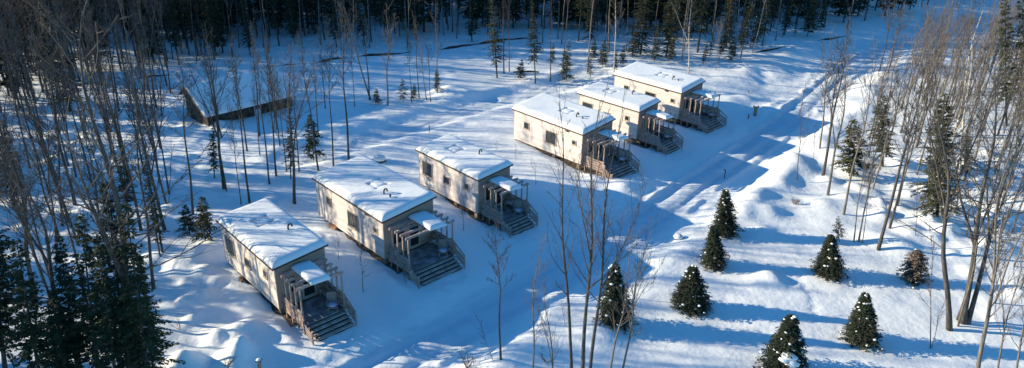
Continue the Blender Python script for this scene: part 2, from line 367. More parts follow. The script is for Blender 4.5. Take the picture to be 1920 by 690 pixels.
def make_cabin(kind):
    Lc, Wc, s_, sl_ = DIM[kind]
    zr = lambda x, y: 3.0+s_*(x+OV)/(Wc+2*OV)+sl_*(y+OV)/(Lc+2*OV)
    root = empty('cabin')
    w = MB(); c = [(0, 0), (Wc, 0), (Wc, Lc), (0, Lc)]
    w.hexa([(x, y, 0) for x, y in c]+[(x, y, zr(x, y)-.105) for x, y in c]); w.build('wall', M['plank'], root)
    e_ = MB().hexa([(.05, -.011, .002), (Wc-.05, -.011, .002), (Wc-.05, -.002, .002), (.05, -.002, .002), (.05, -.011, zr(.05, 0)-.11), (Wc-.05, -.011, zr(Wc-.05, 0)-.11), (Wc-.05, -.002, zr(Wc-.05, 0)-.11), (.05, -.002, zr(.05, 0)-.11)]); e_.build('shaded_end_wall', M['endshade'], root)  # thin facing over the front wall, its colour darkened for shade
    tb = MB()
    for x, y in c:
        x_, y_ = x+(-.012 if x == 0 else .012), y+(-.012 if y == 0 else .012)
        tb.box((min(x_, x_+(.06 if x == 0 else -.06)), min(y_, y_+(.06 if y == 0 else -.06)), .001), (max(x_, x_+(.06 if x == 0 else -.06)), max(y_, y_+(.06 if y == 0 else -.06)), zr(x, y)-.11))
    tb.build('corner_board', M['frame'], root)
    rf = MB(); e = [(-OV, -OV), (Wc+OV, -OV), (Wc+OV, Lc+OV), (-OV, Lc+OV)]
    rf.hexa([(x, y, zr(x, y)-.1) for x, y in e]+[(x, y, zr(x, y)+.02) for x, y in e]); roof = rf.build('roof', M['fascia'], root)
    sk = (1.3, 2.2, 4.45, 5.45) if kind == 'A' else (1.85, 2.75, 3.45, 4.45)
    snow_slab(-OV+.03, Wc+OV-.02, -OV+.02, Lc+OV-.02, lambda x, y: zr(x, y)+.024, .37, .5, 3 if kind == 'A' else 8, 'roof_snow', roof, M['roofsnow'], holes=[(*sk, .0)]+[(sk[0], sk[1], sk[k], sk[k], .08) for k in (2, 3)]+[(sk[k], sk[k], sk[2], sk[3], .08) for k in (0, 1)])
    # roof window frame just showing
    sm = MB(); zt = lambda x, y: zr(x, y)+.34
    for (xa, ya), (xb, yb) in (((sk[0], sk[2]), (sk[1], sk[2])), ((sk[1], sk[2]), (sk[1], sk[3])), ((sk[1], sk[3]), (sk[0], sk[3])), ((sk[0], sk[3]), (sk[0], sk[2]))):
        sm.bar((xa, ya, zt(xa, ya)-.065), (xb, yb, zt(xb, yb)-.065), .03, .1)
    sm.build('skylight_frame', M['rail'], roof)
    def vent(x, y, curve):
        z = zr(x, y); p = MB()
        if curve:
            pts = [(x, y, z), (x, y, z+.62)]+[(x+.13-.13*math.cos(t), y-.02, z+.62+.16*math.sin(t)) for t in np.linspace(.3, math.pi, 6)]+[(x+.26, y-.02, z+.55)]
            p.tube(pts, .055, 8)
        else: p.tube([(x, y, z), (x, y, z+.52)], .055, 8); p.tube([(x, y, z+.52), (x, y, z+.57)], .08, 8)
        p.build('vent_pipe', M['dark'], roof, smooth=False)
    if kind == 'A': vent(2.35, 2.6, True)
    else: vent(1.7, 2.3, True); vent(1.75, 1.6, False)
    if kind == 'B':
        MB().box((-.14, 1.75, 2.74), (-.004, 2.0, 2.9)).build('vent_box', M['fascia'], root)  # small dark vent box under the eave, gives no light
    for a in ([(5.88, 7.15, 1.12, 2.27), (3.56, 4.3, 1.28, 1.85), (1.15, 1.58, 1.72, 2.12)] if kind == 'A' else [(6.82, 7.45, 1.55, 2.13), (3.22, 4.5, .97, 2.1), (.75, 1.17, 1.73, 2.06)]):
        window(root, *a, 'L')
    # front: glazed door and a window in the shade of the pergola
    dc = Wc*.5
    d = MB().box((dc-.1, -.05, .02), (dc+.85, -.002, 2.12)).build('door', M['frame'], root)
    MB().box((dc+.02, -.062, .25), (dc+.73, -.052, 1.98)).build('pane', M['glass'], d)
    MB().box((dc+.76, -.11, 1.0), (dc+.80, -.052, 1.1)).build('handle', M['dark'], d)
    window(root, .75, dc-.45, .9, 2.0, 'F'); 
    if kind == 'B': window(root, dc+1.15, Wc-.35, 1.2, 2.0, 'F')
    # floor frame and piers below
    fl = MB(); fl.box((.12, .12, -.16), (Wc-.12, Lc-.12, -.003)); fl.build('floor_frame', M['under'], root)
    for y in (.5, Lc*.4, Lc*.7, Lc-.7):
        for x in (.35, Wc-.35):
            MB().box((x-.16, y-.16, -1.1), (x+.16, y+.16, -.165)).build('pier', M['pier'], root)
    # deck
    r0, r1 = .35, (3.15 if kind == 'A' else 4.15); dz = -.1; OUT = 2.35
    dk = MB(); n = 17; wdt = OUT/n
    for k in range(n): dk.box((r0, -.03-(k+1)*wdt+.01, dz-.05), (r1, -.03-k*wdt, dz))
    dk.build('deck', M['deckf'], root)
    jo = MB(); jo.box((r0+.05, -OUT, dz-.25), (r1-.05, -.06, dz-.055))
    for x in (r0+.1, (r0+r1)/2, r1-.1):
        for y in (-.3, -OUT+.15): jo.box((x-.06, y-.06, -1.2), (x+.06, y+.06, dz-.25))
    jo.hexa([(r0+.34, -OUT-.02, -1.2), (r1-.06, -OUT-.02, -1.2), (r1-.06, -OUT-1.1, -1.2), (r0+.34, -OUT-1.1, -1.2), (r0+.34, -OUT-.02, dz-.20), (r1-.06, -OUT-.02, dz-.20), (r1-.06, -OUT-1.1, dz-.78), (r0+.34, -OUT-1.1, dz-.78)])
    jo.build('deck_frame', M['under'], root)
    for k in range(4):
        y = -.03-OUT-k*.27; z = dz-.145*(k+1)
        s = MB(); s.box((r0+.3, y-.225, z-.05), (r1-.02, y-.0, z)); s.build('step', M['tread'], root)
    for side, xr in ((0, r0-.05), (1, r1+.06)):
        rl = MB()
        for k in range(5):
            z = -.12+k*.215; rl.box((xr-.02, -OUT-(.25 if k < 4 else .05), z), (xr+.02, -.02, z+.165))
        for k in range(4):
            z = -.62+k*.2; rl.bar((xr+.045*(1 if side else -1), -OUT-.1, z+.36), (xr+.045*(1 if side else -1), -OUT-1.15, z-.05), .035, .12)
        rail = rl.build('railing', M['rail'], root)
        for y in (-.2, -.95, -1.65, -OUT):
            MB().box((xr-.045-(.07 if side else -.07), y-.04, dz-.55), (xr+.045-(.07 if side else -.07), y+.04, .98)).build('rail_post', M['rail'], rail)
        yq = -OUT-1.1; MB().box((xr-.04, yq-.04, -1.3), (xr+.04, yq+.04, .1)).build('rail_post', M['rail'], rail)
        if side: MB().bar((xr-.03, -OUT+.3, 1.02), (xr-.03, -OUT-1.2, .22), .05, .09).build('handrail', M['rail'], rail)
    pg = MB()
    pg.box((r0, -.06, 2.30), (r1, -.012, 2.45)); pgo = pg.build('pergola', M['rail'], root)
    for y in (-.42, -1.06, -1.68, -2.3):
        MB().box((r0-.16, y-.05, 2.38), (r1+.10, y+.05, 2.545)).build('beam', M['rail'], pgo)
        for x in (r0+.03, r1-.03): MB().box((x-.04, y-.04, dz), (x+.04, y+.04, 2.378)).build('post', M['rail'], pgo)
    c0, c1 = (1.0, 2.3) if kind == 'A' else (2.0, 3.45)
    cv = lambda x, y: 2.60-.05*(x-c0)+.0*y+.06*np.sin(np.clip((y+2.6)/2.6, 0, 1)*math.pi)
    cn = MB(); cn.box((c0+.03, -2.5, 2.548), (c1-.03, -.02, 2.585)); cno = cn.build('canopy', M['rail'], root)
    snow_slab(c0, c1, -2.6, -.02, cv, .22, .28, 31, 'canopy_snow', cno, M['roofsnow'], n=.09, drop=.03)
    return root
CL = ['pale wooden cabin nearest the camera, lowest in the row beside the lumpy snow mounds',
      'second pale cabin in the row, widest roof, two roof pipes, tree shadow on its wall',
      'third pale cabin from the bottom of the row, single hooked roof pipe, dark square windows',
      'fourth pale cabin, raised over brown soil, thin bare trees before its deck',
      'fifth pale cabin, narrow, wedged between two others, dark rimmed skylight on the roof',
      'sixth and farthest pale cabin at the edge of the dark conifer forest']
protos = {}
CABM = []
def chair(label):                                # low wooden lounge chair with lavender cushion
    r_ = empty('patio_chair', label, 'chair', 'chairs left on the cabin decks')
    MB().box((-.3, -.32, .26), (.3, .3, .31)).build('seat', M['deck'], r_)
    MB().hexa([(-.3, .26, .3), (.3, .26, .3), (.3, .32, .3), (-.3, .32, .3), (-.3, .46, .95), (.3, .46, .95), (.3, .52, .95), (-.3, .52, .95)]).build('backrest', M['deck'], r_)
    for x in (-.27, .27):
        for y in (-.28, .26): MB().box((x-.03, y-.03, 0), (x+.03, y+.03, .26)).build('leg', M['deck'], r_)
        MB().box((x-.05+(.06 if x > 0 else -.06), -.32, .48), (x+.05+(.06 if x > 0 else -.06), .34, .52)).build('armrest', M['deck'], r_)
    q = MB(); q.blob((0, -.02, .38), (.3, .3, .1), random.Random(3), .1, 6, 10); q.build('cushion', M['lav'], r_, True)
    return r_
def bench(label, ln=1.6):
    r_ = empty('bench', label, 'bench', 'timber benches on the cabin decks')
    MB().box((-.2, -ln/2, .38), (.2, ln/2, .43)).build('seat', M['rail'], r_)
    MB().box((.17, -ln/2, .55), (.21, ln/2, .82)).build('backrest', M['rail'], r_)
    for y in (-ln/2+.1, ln/2-.1):
        MB().box((-.17, y-.03, 0), (-.11, y+.03, .378)).build('leg', M['rail'], r_); MB().box((.11, y-.03, 0), (.168, y+.03, .8)).build('leg', M['rail'], r_)
    return r_
ordn = ['nearest', 'second', 'third', 'fourth', 'fifth', 'farthest']
cproto = bproto = None
for i, (x, y, z, a) in enumerate(CAB):
    k = 'AB'[i % 2]
    if k not in protos: protos[k] = make_cabin(k); o = protos[k]
    else: o = copy_tree(protos[k])
    tag(o, CL[i], 'cabin', 'pale timber cabins in a row')
    o.location = (x, y, z); o.rotation_euler = (0, 0, a-math.pi/2)
    mw = Matrix.Translation((x, y, z)) @ Matrix.Rotation(a-math.pi/2, 4, 'Z'); CABM.append(mw)
    r1 = 3.15 if k == 'A' else 4.15
    if not cproto: cproto = chair('-'); ch = cproto; bproto = bench('-'); be = bproto
    else: ch = copy_tree(cproto); be = copy_tree(bproto)
    ch['label'] = 'lavender cushioned chair on the deck of the %s cabin' % ordn[i]
    be['label'] = 'timber bench along the right railing of the %s cabin deck' % ordn[i]
    ch.location = mw @ Vector((r1-.62, -1.95, -.098)); ch.rotation_euler = (0, 0, a-math.pi/2-.5-.15*i)
    be.location = mw @ Vector((r1-.32, -.88, -.098)); be.rotation_euler = (0, 0, a-math.pi/2)
    # bare soil below the floor
    Lc, Wc = DIM[k][:2]; nn = 34
    sx, sy = np.meshgrid(np.linspace(.02, Wc-.1, 20), np.linspace(-1.2, Lc*.8, nn)); ed = .35*noise(sx, sy, .8, 60+i)
    sx = np.where(sx <= .05, sx+np.maximum(ed*.6, -.05 if i not in (3, 5) else -.25), sx)
    wx = x+sx*math.sin(a)+sy*math.cos(a); wy = y-sx*math.cos(a)+sy*math.sin(a); wz = T(wx, wy)+.02
    MB().add(np.stack([wx, wy, wz], -1).reshape(-1, 3), [(j*20+q, j*20+q+1, j*20+q+21, j*20+q+20) for j in range(nn-1) for q in range(19)]).build('soil', M['soil'], smooth=True)['kind'] = 'structure'

# ---------------------------------------------------------------- old shack
def shack():
    A = P(391, 237); u = Vector((.66, .751, 0)); v = Vector((-.751, .66, 0)); L_ = 9.8; z0 = A[2]-.25
    root = empty('shack', 'old dark timber shack with a steep snow covered roof among bare trees', 'shack')
    root.location = (A[0], A[1], z0); root.rotation_euler = (0, 0, math.atan2(u.y, u.x))
    # local: x along the long wall, y across (towards the back)
    WD, ev, rd, bk = 4.4, 1.75, 3.75, 2.8; ry = 3.1
    for x in (0, L_): 
        g = MB()
        x2 = x+(.1 if x == 0 else -.1); pr = [(0, 0), (WD, 0), (WD, bk), (ry, rd-.08), (0, ev)]
        n = len(pr); vv = [(x, a_, b_) for a_, b_ in pr]+[(x2, a_, b_) for a_, b_ in pr]
        g.add(vv, [tuple(range(n)), tuple(range(2*n-1, n-1, -1))]+[(i, (i+1) % n, (i+1) % n+n, i+n) for i in range(n)])
        g.build('gable_wall', M['shackw'], root)
    lw = MB(); lw.box((.102, 0, 0), (L_-.102, .1, ev-.02)); lw.box((.102, WD-.1, 0), (L_-.102, WD, bk-.1)); lw.build('side_wall', M['shackd'], root)
    # roof planes with thickness
    def plane(y0_, z0_, y1_, z1_, zo, th, x0_, x1_): 
        return MB().hexa([(x0_, y0_, z0_+zo), (x1_, y0_, z0_+zo), (x1_, y1_, z1_+zo), (x0_, y1_, z1_+zo), (x0_, y0_, z0_+zo+th), (x1_, y0_, z0_+zo+th), (x1_, y1_, z1_+zo+th), (x0_, y1_, z1_+zo+th)])
    sl = (rd-ev)/ry; y0_ = -.55; z0_ = ev+sl*y0_; slb = (rd-bk)/(WD-ry)*.9; y2_ = WD+.5; z2_ = rd-slb*(y2_-ry)
    roof = plane(y0_, z0_, ry, rd, .0, .09, -.45, L_+.4).build('roof', M['shackd'], root)
    plane(ry+.002, rd, y2_, z2_, 0, .09, -.45, L_+.4).build('back_roof', M['shackd'], roof)
    rk = MB().hexa([(-.49, y0_, z0_-.08), (-.452, y0_, z0_-.08), (-.452, ry, rd-.08), (-.49, ry, rd-.08), (-.49, y0_, z0_+.1), (-.452, y0_, z0_+.1), (-.452, ry, rd+.1), (-.49, ry, rd+.1)])
    rk.build('rake_board', M['rake'], roof)
    MB().hexa([(-.49, ry+.004, rd-.08), (-.452, ry+.004, rd-.08), (-.452, y2_, z2_-.08), (-.49, y2_, z2_-.08), (-.49, ry+.004, rd+.1), (-.452, ry+.004, rd+.1), (-.452, y2_, z2_+.1), (-.49, y2_, z2_+.1)]).build('rake_board', M['rake'], roof)
    snow_slab(-.44, L_+.42, y0_-.05, ry+.05, lambda x, y: z0_+sl*(y-y0_)+.095, .25, .3, 51, 'roof_snow', roof, M['roofsnow'], n=.15)
    snow_slab(-.44, L_+.42, ry+.06, y2_+.03, lambda x, y: rd-slb*(y-ry)+.095, .22, .3, 52, 'roof_snow', roof, M['roofsnow'], n=.15)
    d = MB().box((5.2, -.05, .05), (5.95, -.003, 1.5)).build('door', M['paled'], root)
    MB().box((5.3, -.062, .8), (5.85, -.052, 1.35)).build('pane', M['glass'], d)
    MB().box((5.84, -.1, .66), (5.89, -.052, .72)).build('handle', M['dark'], d)
    for x in (1.5, 8.2): 
        w = MB().box((x, -.04, .7), (x+.9, -.003, 1.3)).build('window', M['shackw'], root); MB().box((x+.07, -.05, .76), (x+.83, -.042, 1.24)).build('pane', M['glass'], w)
shack()

# ---------------------------------------------------------------- tree kinds
def bez(p, d, ln, n, curve, rng, wob=.08):
    P_ = [np.array(p, float)]; d = np.array(d, float); d /= np.linalg.norm(d)
    for i in range(n):
        d = d+np.array([rng.gauss(0, wob), rng.gauss(0, wob), curve/n+rng.gauss(0, wob*.5)]); d /= np.linalg.norm(d)
        P_.append(P_[-1]+d*ln/n)
    return np.array(P_), d
def bare_meshes(seed, H=15, r0=.15, cb=.45, nb=26, bl=.20, ang=42, fork=0, sub=7, tw=4, bark='bark', twig='twig', limb=None, tr=.0085, name=None):
    rng = random.Random(seed); tk = MB(); br = MB(); lb = MB() if limb else br
    n = 12; wb = .0045 if cb > .35 else .009
    pts = np.array([(H*wb*math.sin(i*.9+seed)*i/4, H*wb*math.cos(i*.7+seed*2)*i/4, H*i/n) for i in range(n+1)])
    pts[0] = (0, 0, -.5); rad = r0*(1-np.linspace(0, 1, n+1)**1.1*.93); rad[0] *= 1.25
    tk.tube(pts, rad, 8)
    leaders = [(pts, rad)]
    for k in range(fork):
        i0 = rng.randint(4, 6) if fork < 3 else rng.randint(3, 7); az = rng.uniform(0, 6.28); a = R(rng.uniform(14, 30))
        q, _ = bez(pts[i0], (math.sin(a)*math.cos(az), math.sin(a)*math.sin(az), math.cos(a)), (H-pts[i0][2])*rng.uniform(.75, .95), 8, .25, rng, .05)
        rr = rad[i0]*.72*(1-np.linspace(0, 1, 9)*.92); tk.tube(q, rr, 6); leaders.append((q, rr))
    for li, (q, rr) in enumerate(leaders):
        m_ = nb if li == 0 else int(nb*.55)
        zb = cb*H if li == 0 else q[1][2]
        for k in range(m_):
            z = zb+(q[-1][2]*.985-zb)*((k+rng.random())/m_)**.9; t = (z-zb)/(q[-1][2]-zb+1e-6)
            p = np.array([np.interp(z, q[:, 2], q[:, j]) for j in (0, 1)]+[z]); rb = max(.012, np.interp(z, q[:, 2], rr)*.38)
            az = rng.uniform(0, 6.28); a = R(rng.uniform(ang-14, ang+16)*(1.15-.45*t)); ln = H*bl*(1-.62*t)*rng.uniform(.55, 1.2)
            if rng.random() < .12: ln *= 1.35
            bp, _ = bez(p, (math.sin(a)*math.cos(az), math.sin(a)*math.sin(az), math.cos(a)), ln, 5, .35, rng, .10)
            lb.tube(bp, np.linspace(rb, .009, 6), 4, False)
            ns = max(2, int(sub*(ln/(H*bl))))
            for s in range(ns):
                f = .25+.75*(s+rng.random())/ns; ii = min(4, int(f*5)); sp = bp[ii]+(bp[ii+1]-bp[ii])*(f*5-ii if f < 1 else .99)
                dd = bp[ii+1]-bp[ii]; dd /= np.linalg.norm(dd)+1e-9
                sd = dd*.75+np.array([rng.gauss(0, .55), rng.gauss(0, .55), rng.gauss(.18, .3)])
                l2 = ln*rng.uniform(.22, .48)*(1.1-f*.5)
                s2, _ = bez(sp, sd, l2, 3, .3, rng, .12); br.tube(s2, np.linspace(max(tr*1.6, rb*.3), tr, 4), 3, False)
                for w in range(tw):
                    g = rng.uniform(.2, 1); jj = min(2, int(g*3)); wp = s2[jj]+(s2[jj+1]-s2[jj])*(g*3-jj if g < 1 else 1)
                    wd = (s2[jj+1]-s2[jj]); wd = wd/(np.linalg.norm(wd)+1e-9)*.8+np.array([rng.gauss(0, .5), rng.gauss(0, .5), rng.gauss(.15, .3)]); wd /= np.linalg.norm(wd)
                    l3 = l2*rng.uniform(.3, .65); br.tube([wp, wp+wd*l3*.5+np.array([0, 0, .02]), wp+wd*l3], (tr, tr*.8, tr*.45), 3, False)
    out = [('trunk', tk.mesh('trunk', M[bark], True))]
    if limb: out.append(('limb', lb.mesh('limb', M[limb], True)))
    out.append(('branches', br.mesh('branches', M[twig], False)))
    return out, H
def spray(vs_, fs_, p, d, size, rng, w=.24):
    d = d/(np.linalg.norm(d)+1e-9); a = np.cross(d, (0, 0, 1)); a /= np.linalg.norm(a)+1e-9
    a = a+np.array([rng.gauss(0, .35) for _ in range(3)]); n = len(vs_)
    dz = np.array([0, 0, 1.])
    vs_ += [p-a*size*w*.2, p+d*size*.55+a*size*w, p+d*size*rng.uniform(.85, 1.15)-dz*size*.12, p+d*size*.5-a*size*w]
    fs_.append((n, n+1, n+2, n+3))
def conifer_meshes(seed, H=13, Rr=2.0, cb=.18, whorls=44, per=6, sp=9, droop=.25, size=.42, r0=.14, mt='needle', shape=.85, gap=.15, snow=0, irr=.3, snow_r=1):
    rng = random.Random(seed); tk = MB().tube([(0, 0, -.4), (0, 0, H*.5), (0, 0, H*.98)], (r0*1.2, r0*.7, .02), 7)
    vs_, fs_ = [], []; bm_ = MB(); snw = MB(); tips = []
    lob = [rng.uniform(.75, 1.2) for _ in range(9)]
    for k in range(whorls):
        t = (k+rng.random()*.7)/whorls; z = H*(cb+(1-cb)*t)
        R0_ = Rr*((1-t)**shape)*(.55+.45*min(1, t*7+.3))*rng.uniform(1-irr, 1+irr*.5)+.12
        for j in range(per):
            if rng.random() < gap: continue
            az = 2*math.pi*(j+rng.random()*.8)/per+k*1.3; R1 = R0_*lob[int(az*1.43) % 9]*rng.uniform(.8, 1.1)
            o = np.array([math.cos(az), math.sin(az), 0]); up_ = .25*(t) - droop*(1-t)
            tip = np.array([0, 0, z])+o*R1+np.array([0, 0, up_*R1])
            if R1 > .5: bm_.tube([(0, 0, z), tip*.5+np.array([0, 0, z*.5+.04*R1]), tip], (.022, .014, .006), 3, False)
            ns = max(2, int(sp*R1/Rr)+2)
            for s in range(ns):
                f = (s+.4+rng.random()*.6)/ns; f = .12+.88*f
                p = np.array([0, 0, z])*(1-f)+tip*f+np.array([0, 0, .06*R1*math.sin(f*3.1)])
                for sd in (-1, 1):
                    lat = np.array([-o[1], o[0], 0])*sd
                    d = o*rng.uniform(.4, .9)+lat*rng.uniform(.35, 1.0)+np.array([0, 0, rng.uniform(-.4, .15)])
                    spray(vs_, fs_, p+np.array([0, 0, rng.uniform(-.05, .05)]), d, size*rng.uniform(.7, 1.25)*(1.15-f*.45), rng)
            tips.append((tip, R1))
    for q in range(6): spray(vs_, fs_, np.array([0, 0, H*.955+q*.02*H/6]), np.array([rng.gauss(0, .3), rng.gauss(0, .3), 1.]), size*.8, rng)
    out = [('trunk', tk.mesh('trunk', M['bark'], True)), ('foliage', None)]
    fm = MB(); fm.add(np.array(vs_), fs_); out[1] = ('foliage', fm.mesh('foliage', M[mt]))
    if bm_.n: out.append(('branches', bm_.mesh('branches', M['bark'])))
    if snow:
        for q in range(snow):
            tp, R1 = rng.choice(tips); c = tp*rng.uniform(.8, 1.0) if False else np.array([tp[0]*.93, tp[1]*.93, tp[2]+.04]); s_ = rng.uniform(.035, .085)*snow_r
            snw.blob(c, (s_*1.3, s_*1.2, s_*.6), rng, .25, 4, 6)
        out.append(('snow', snw.mesh('snow', M['clump'], True)))
    return out, H
V_ = {}
for i in range(5): V_['slim%d' % i] = bare_meshes(11+i, 15, .12+.01*i, .42+.05*(i % 3), 27, .15, 40, fork=(1 if i == 3 else 0), sub=9, tw=6, tr=.0095)
for i in range(4): V_['tall%d' % i] = bare_meshes(21+i, 17, .11+.012*i, .5, 22, .13, 42, fork=(1 if i == 2 else 0), sub=7, tw=4, bark='barkl', twig='twigl', tr=.011)
for i in range(4): V_['broad%d' % i] = bare_meshes(31+i, 14, .17, .33, 26, .27, 50, fork=1+(i % 2), sub=7, tw=4, bark='bark', limb='limb')
for i in range(5): V_['pale%d' % i] = bare_meshes(51+i, 13, .11+.01*i, .32, 26, .2, 40, fork=(i % 3), sub=7, tw=4, bark='barkl', twig='twigl')
for i in range(2): V_['birch%d' % i] = bare_meshes(71+i, 15, .12, .4, 24, .18, 38, fork=i, sub=6, tw=4, bark='birch', twig='twigl')
for i in range(3): V_['sap%d' % i] = bare_meshes(81+i, 5, .03, .3, 14, .24, 36, sub=4, tw=2, bark='twig', twig='twig', tr=.006)
for i in range(3): V_['trio%d' % i] = bare_meshes(61+i, 15, .13, .36, 26, .17, 34, fork=(0, 1, 1)[i], sub=5, tw=3, tr=.006)
V_['far0'] = bare_meshes(91, 15, .12, .42, 26, .17, 42, sub=6, tw=4, tr=.014, twig='twigl')
V_['far1'] = bare_meshes(92, 14, .11, .45, 26, .19, 42, fork=1, sub=6, tw=4, tr=.014)
for i in range(4): V_['fir%d' % i] = conifer_meshes(101+i, 14, 1.9+.2*i, .10+.09*(i % 3), 40, 6, 22, .22, .30, gap=.28, irr=.5)
V_['hem0'] = conifer_meshes(111, 13, 2.7, .06, 40, 7, 32, .25, .27, mt='needleo', gap=.25, irr=.5, shape=.75)
V_['hem1'] = conifer_meshes(112, 12, 2.4, .2, 34, 6, 31, .22, .27, mt='needle', gap=.3, irr=.55, shape=.75)
V_['gap0'] = conifer_meshes(121, 15, 2.2, .16, 38, 6, 20, .22, .34, mt='needleo', gap=.35, irr=.5, shape=.8)
V_['gap1'] = conifer_meshes(122, 4, 1.2, .12, 18, 6, 9, .12, .30, r0=.05, mt='needleo', gap=.3, irr=.4)
V_['gap2'] = conifer_meshes(123, 4.5, 1.1, .2, 15, 5, 5, .1, .3, r0=.05, mt='needle', gap=.3, irr=.4, snow=18)
for i in range(4): V_['orn%d' % i] = conifer_meshes(131+i, 3.1, 1.08, .0, 36, 15, 10, .10, .17, r0=.05, mt='needles', gap=.05, irr=.22, shape=.95, snow=[44, 30, 36, 40][i], snow_r=1.0)
V_['dry0'] = conifer_meshes(141, 2.4, .9, .0, 22, 11, 5, .05, .2, r0=.04, mt='needled', gap=.1, irr=.2, shape=.6, snow=14)
V_['farfir'] = conifer_meshes(151, 14, 2.1, .12, 30, 5, 6, .28, .75, gap=.2, irr=.4)
cnt = {}
def tree(kind, base, h, lean=(0, 0), fat=1.0, rot=None, name='bare_tree', label='', group=None, cat='tree'):
    parts, H = V_[kind]
    o = empty(name, label, cat, group); o.location = base
    s = h/H; o.scale = (s*fat, s*fat, s)
    d = Vector((lean[0], lean[1], 1.0)); rot = random.Random(int(abs(base[0]*97+base[1]*131))).uniform(0, 6.28) if rot is None else rot
    o.rotation_euler = (d.to_track_quat('Z', 'Y').to_matrix() @ Matrix.Rotation(rot, 3, 'Z')).to_euler()
    for n, me_ in parts: put(n, me_, o)
    return o
def hero(kind, b, t, h=None, **kw):
    B = P(*b) if b[1] <= 760 else G0(b[0], b[1], -.6)
    d = ray(*t); k = B[1]/d[1]; Q = CAM+d*k; hh = Q[2]-B[2]; lx = (Q[0]-B[0])/hh
    ln = h if h else hh*math.sqrt(1+lx*lx)
    B[2] -= .05
    return tree(kind, B, ln, (lx, kw.pop('ly', 0)), **kw)

# young spruces in the open snow, each one told apart
SP = [((1360,437),(1361,355),'orn0',.98,'dark young spruce farthest up the slope, directly above another spruce'),
 ((1341,497),(1338,424),'orn1',1.05,'narrow dark spruce just below the highest one, close to its foot'),
 ((1294,578),(1300,499),'orn2',1.28,'broad dark spruce with snow flecks, alone in the middle of the open snow'),
 ((1155,602),(1153,494),'orn3',.92,'tall dark spruce half hidden behind thin bare stems'),
 ((1551,514),(1558,441),'orn1',1.22,'dark spruce below the thin pine sapling at the edge of the right woods'),
 ((1616,640),(1624,550),'orn0',1.12,'evenly cone shaped dark spruce, lower right, lightly speckled with snow'),
 ((1468,692),(1485,592),'orn2',1.25,'dark spruce at the bottom edge carrying a large white patch of snow')]
for k, (b, t, v, ft, lb) in enumerate(SP):
    o = hero(v, b, t, name='young_spruce', label=lb, group='young spruces planted in the open snow', fat=ft*.94, rot=k*1.1)
    if k == 6:
        q = MB(); rg = random.Random(2)
        for c in ((.0, -.62, 1.35, .34, .2, .18), (.12, -.75, 1.1, .3, .2, .16), (-.18, -.7, 1.2, .22, .2, .14), (.15, -.85, .8, .2, .15, .1)): q.blob(c[:3], c[3:], rg, .18, 7, 10)
        oo = q.build('snow_patch', M['clump'], o, True); oo.rotation_euler = (o.rotation_euler.to_matrix().inverted() @ Matrix.Rotation(-.25, 3, 'Z')).to_euler()
hero('dry0', (1714,527), (1720,470), name='dead_spruce', label='small brown dried out spruce between two bare trees', fat=1.15)
hero('gap2', (1574,453), (1571,405), name='pine_sapling', label='thin pine sapling with a tufted top by the right woods', cat='sapling')
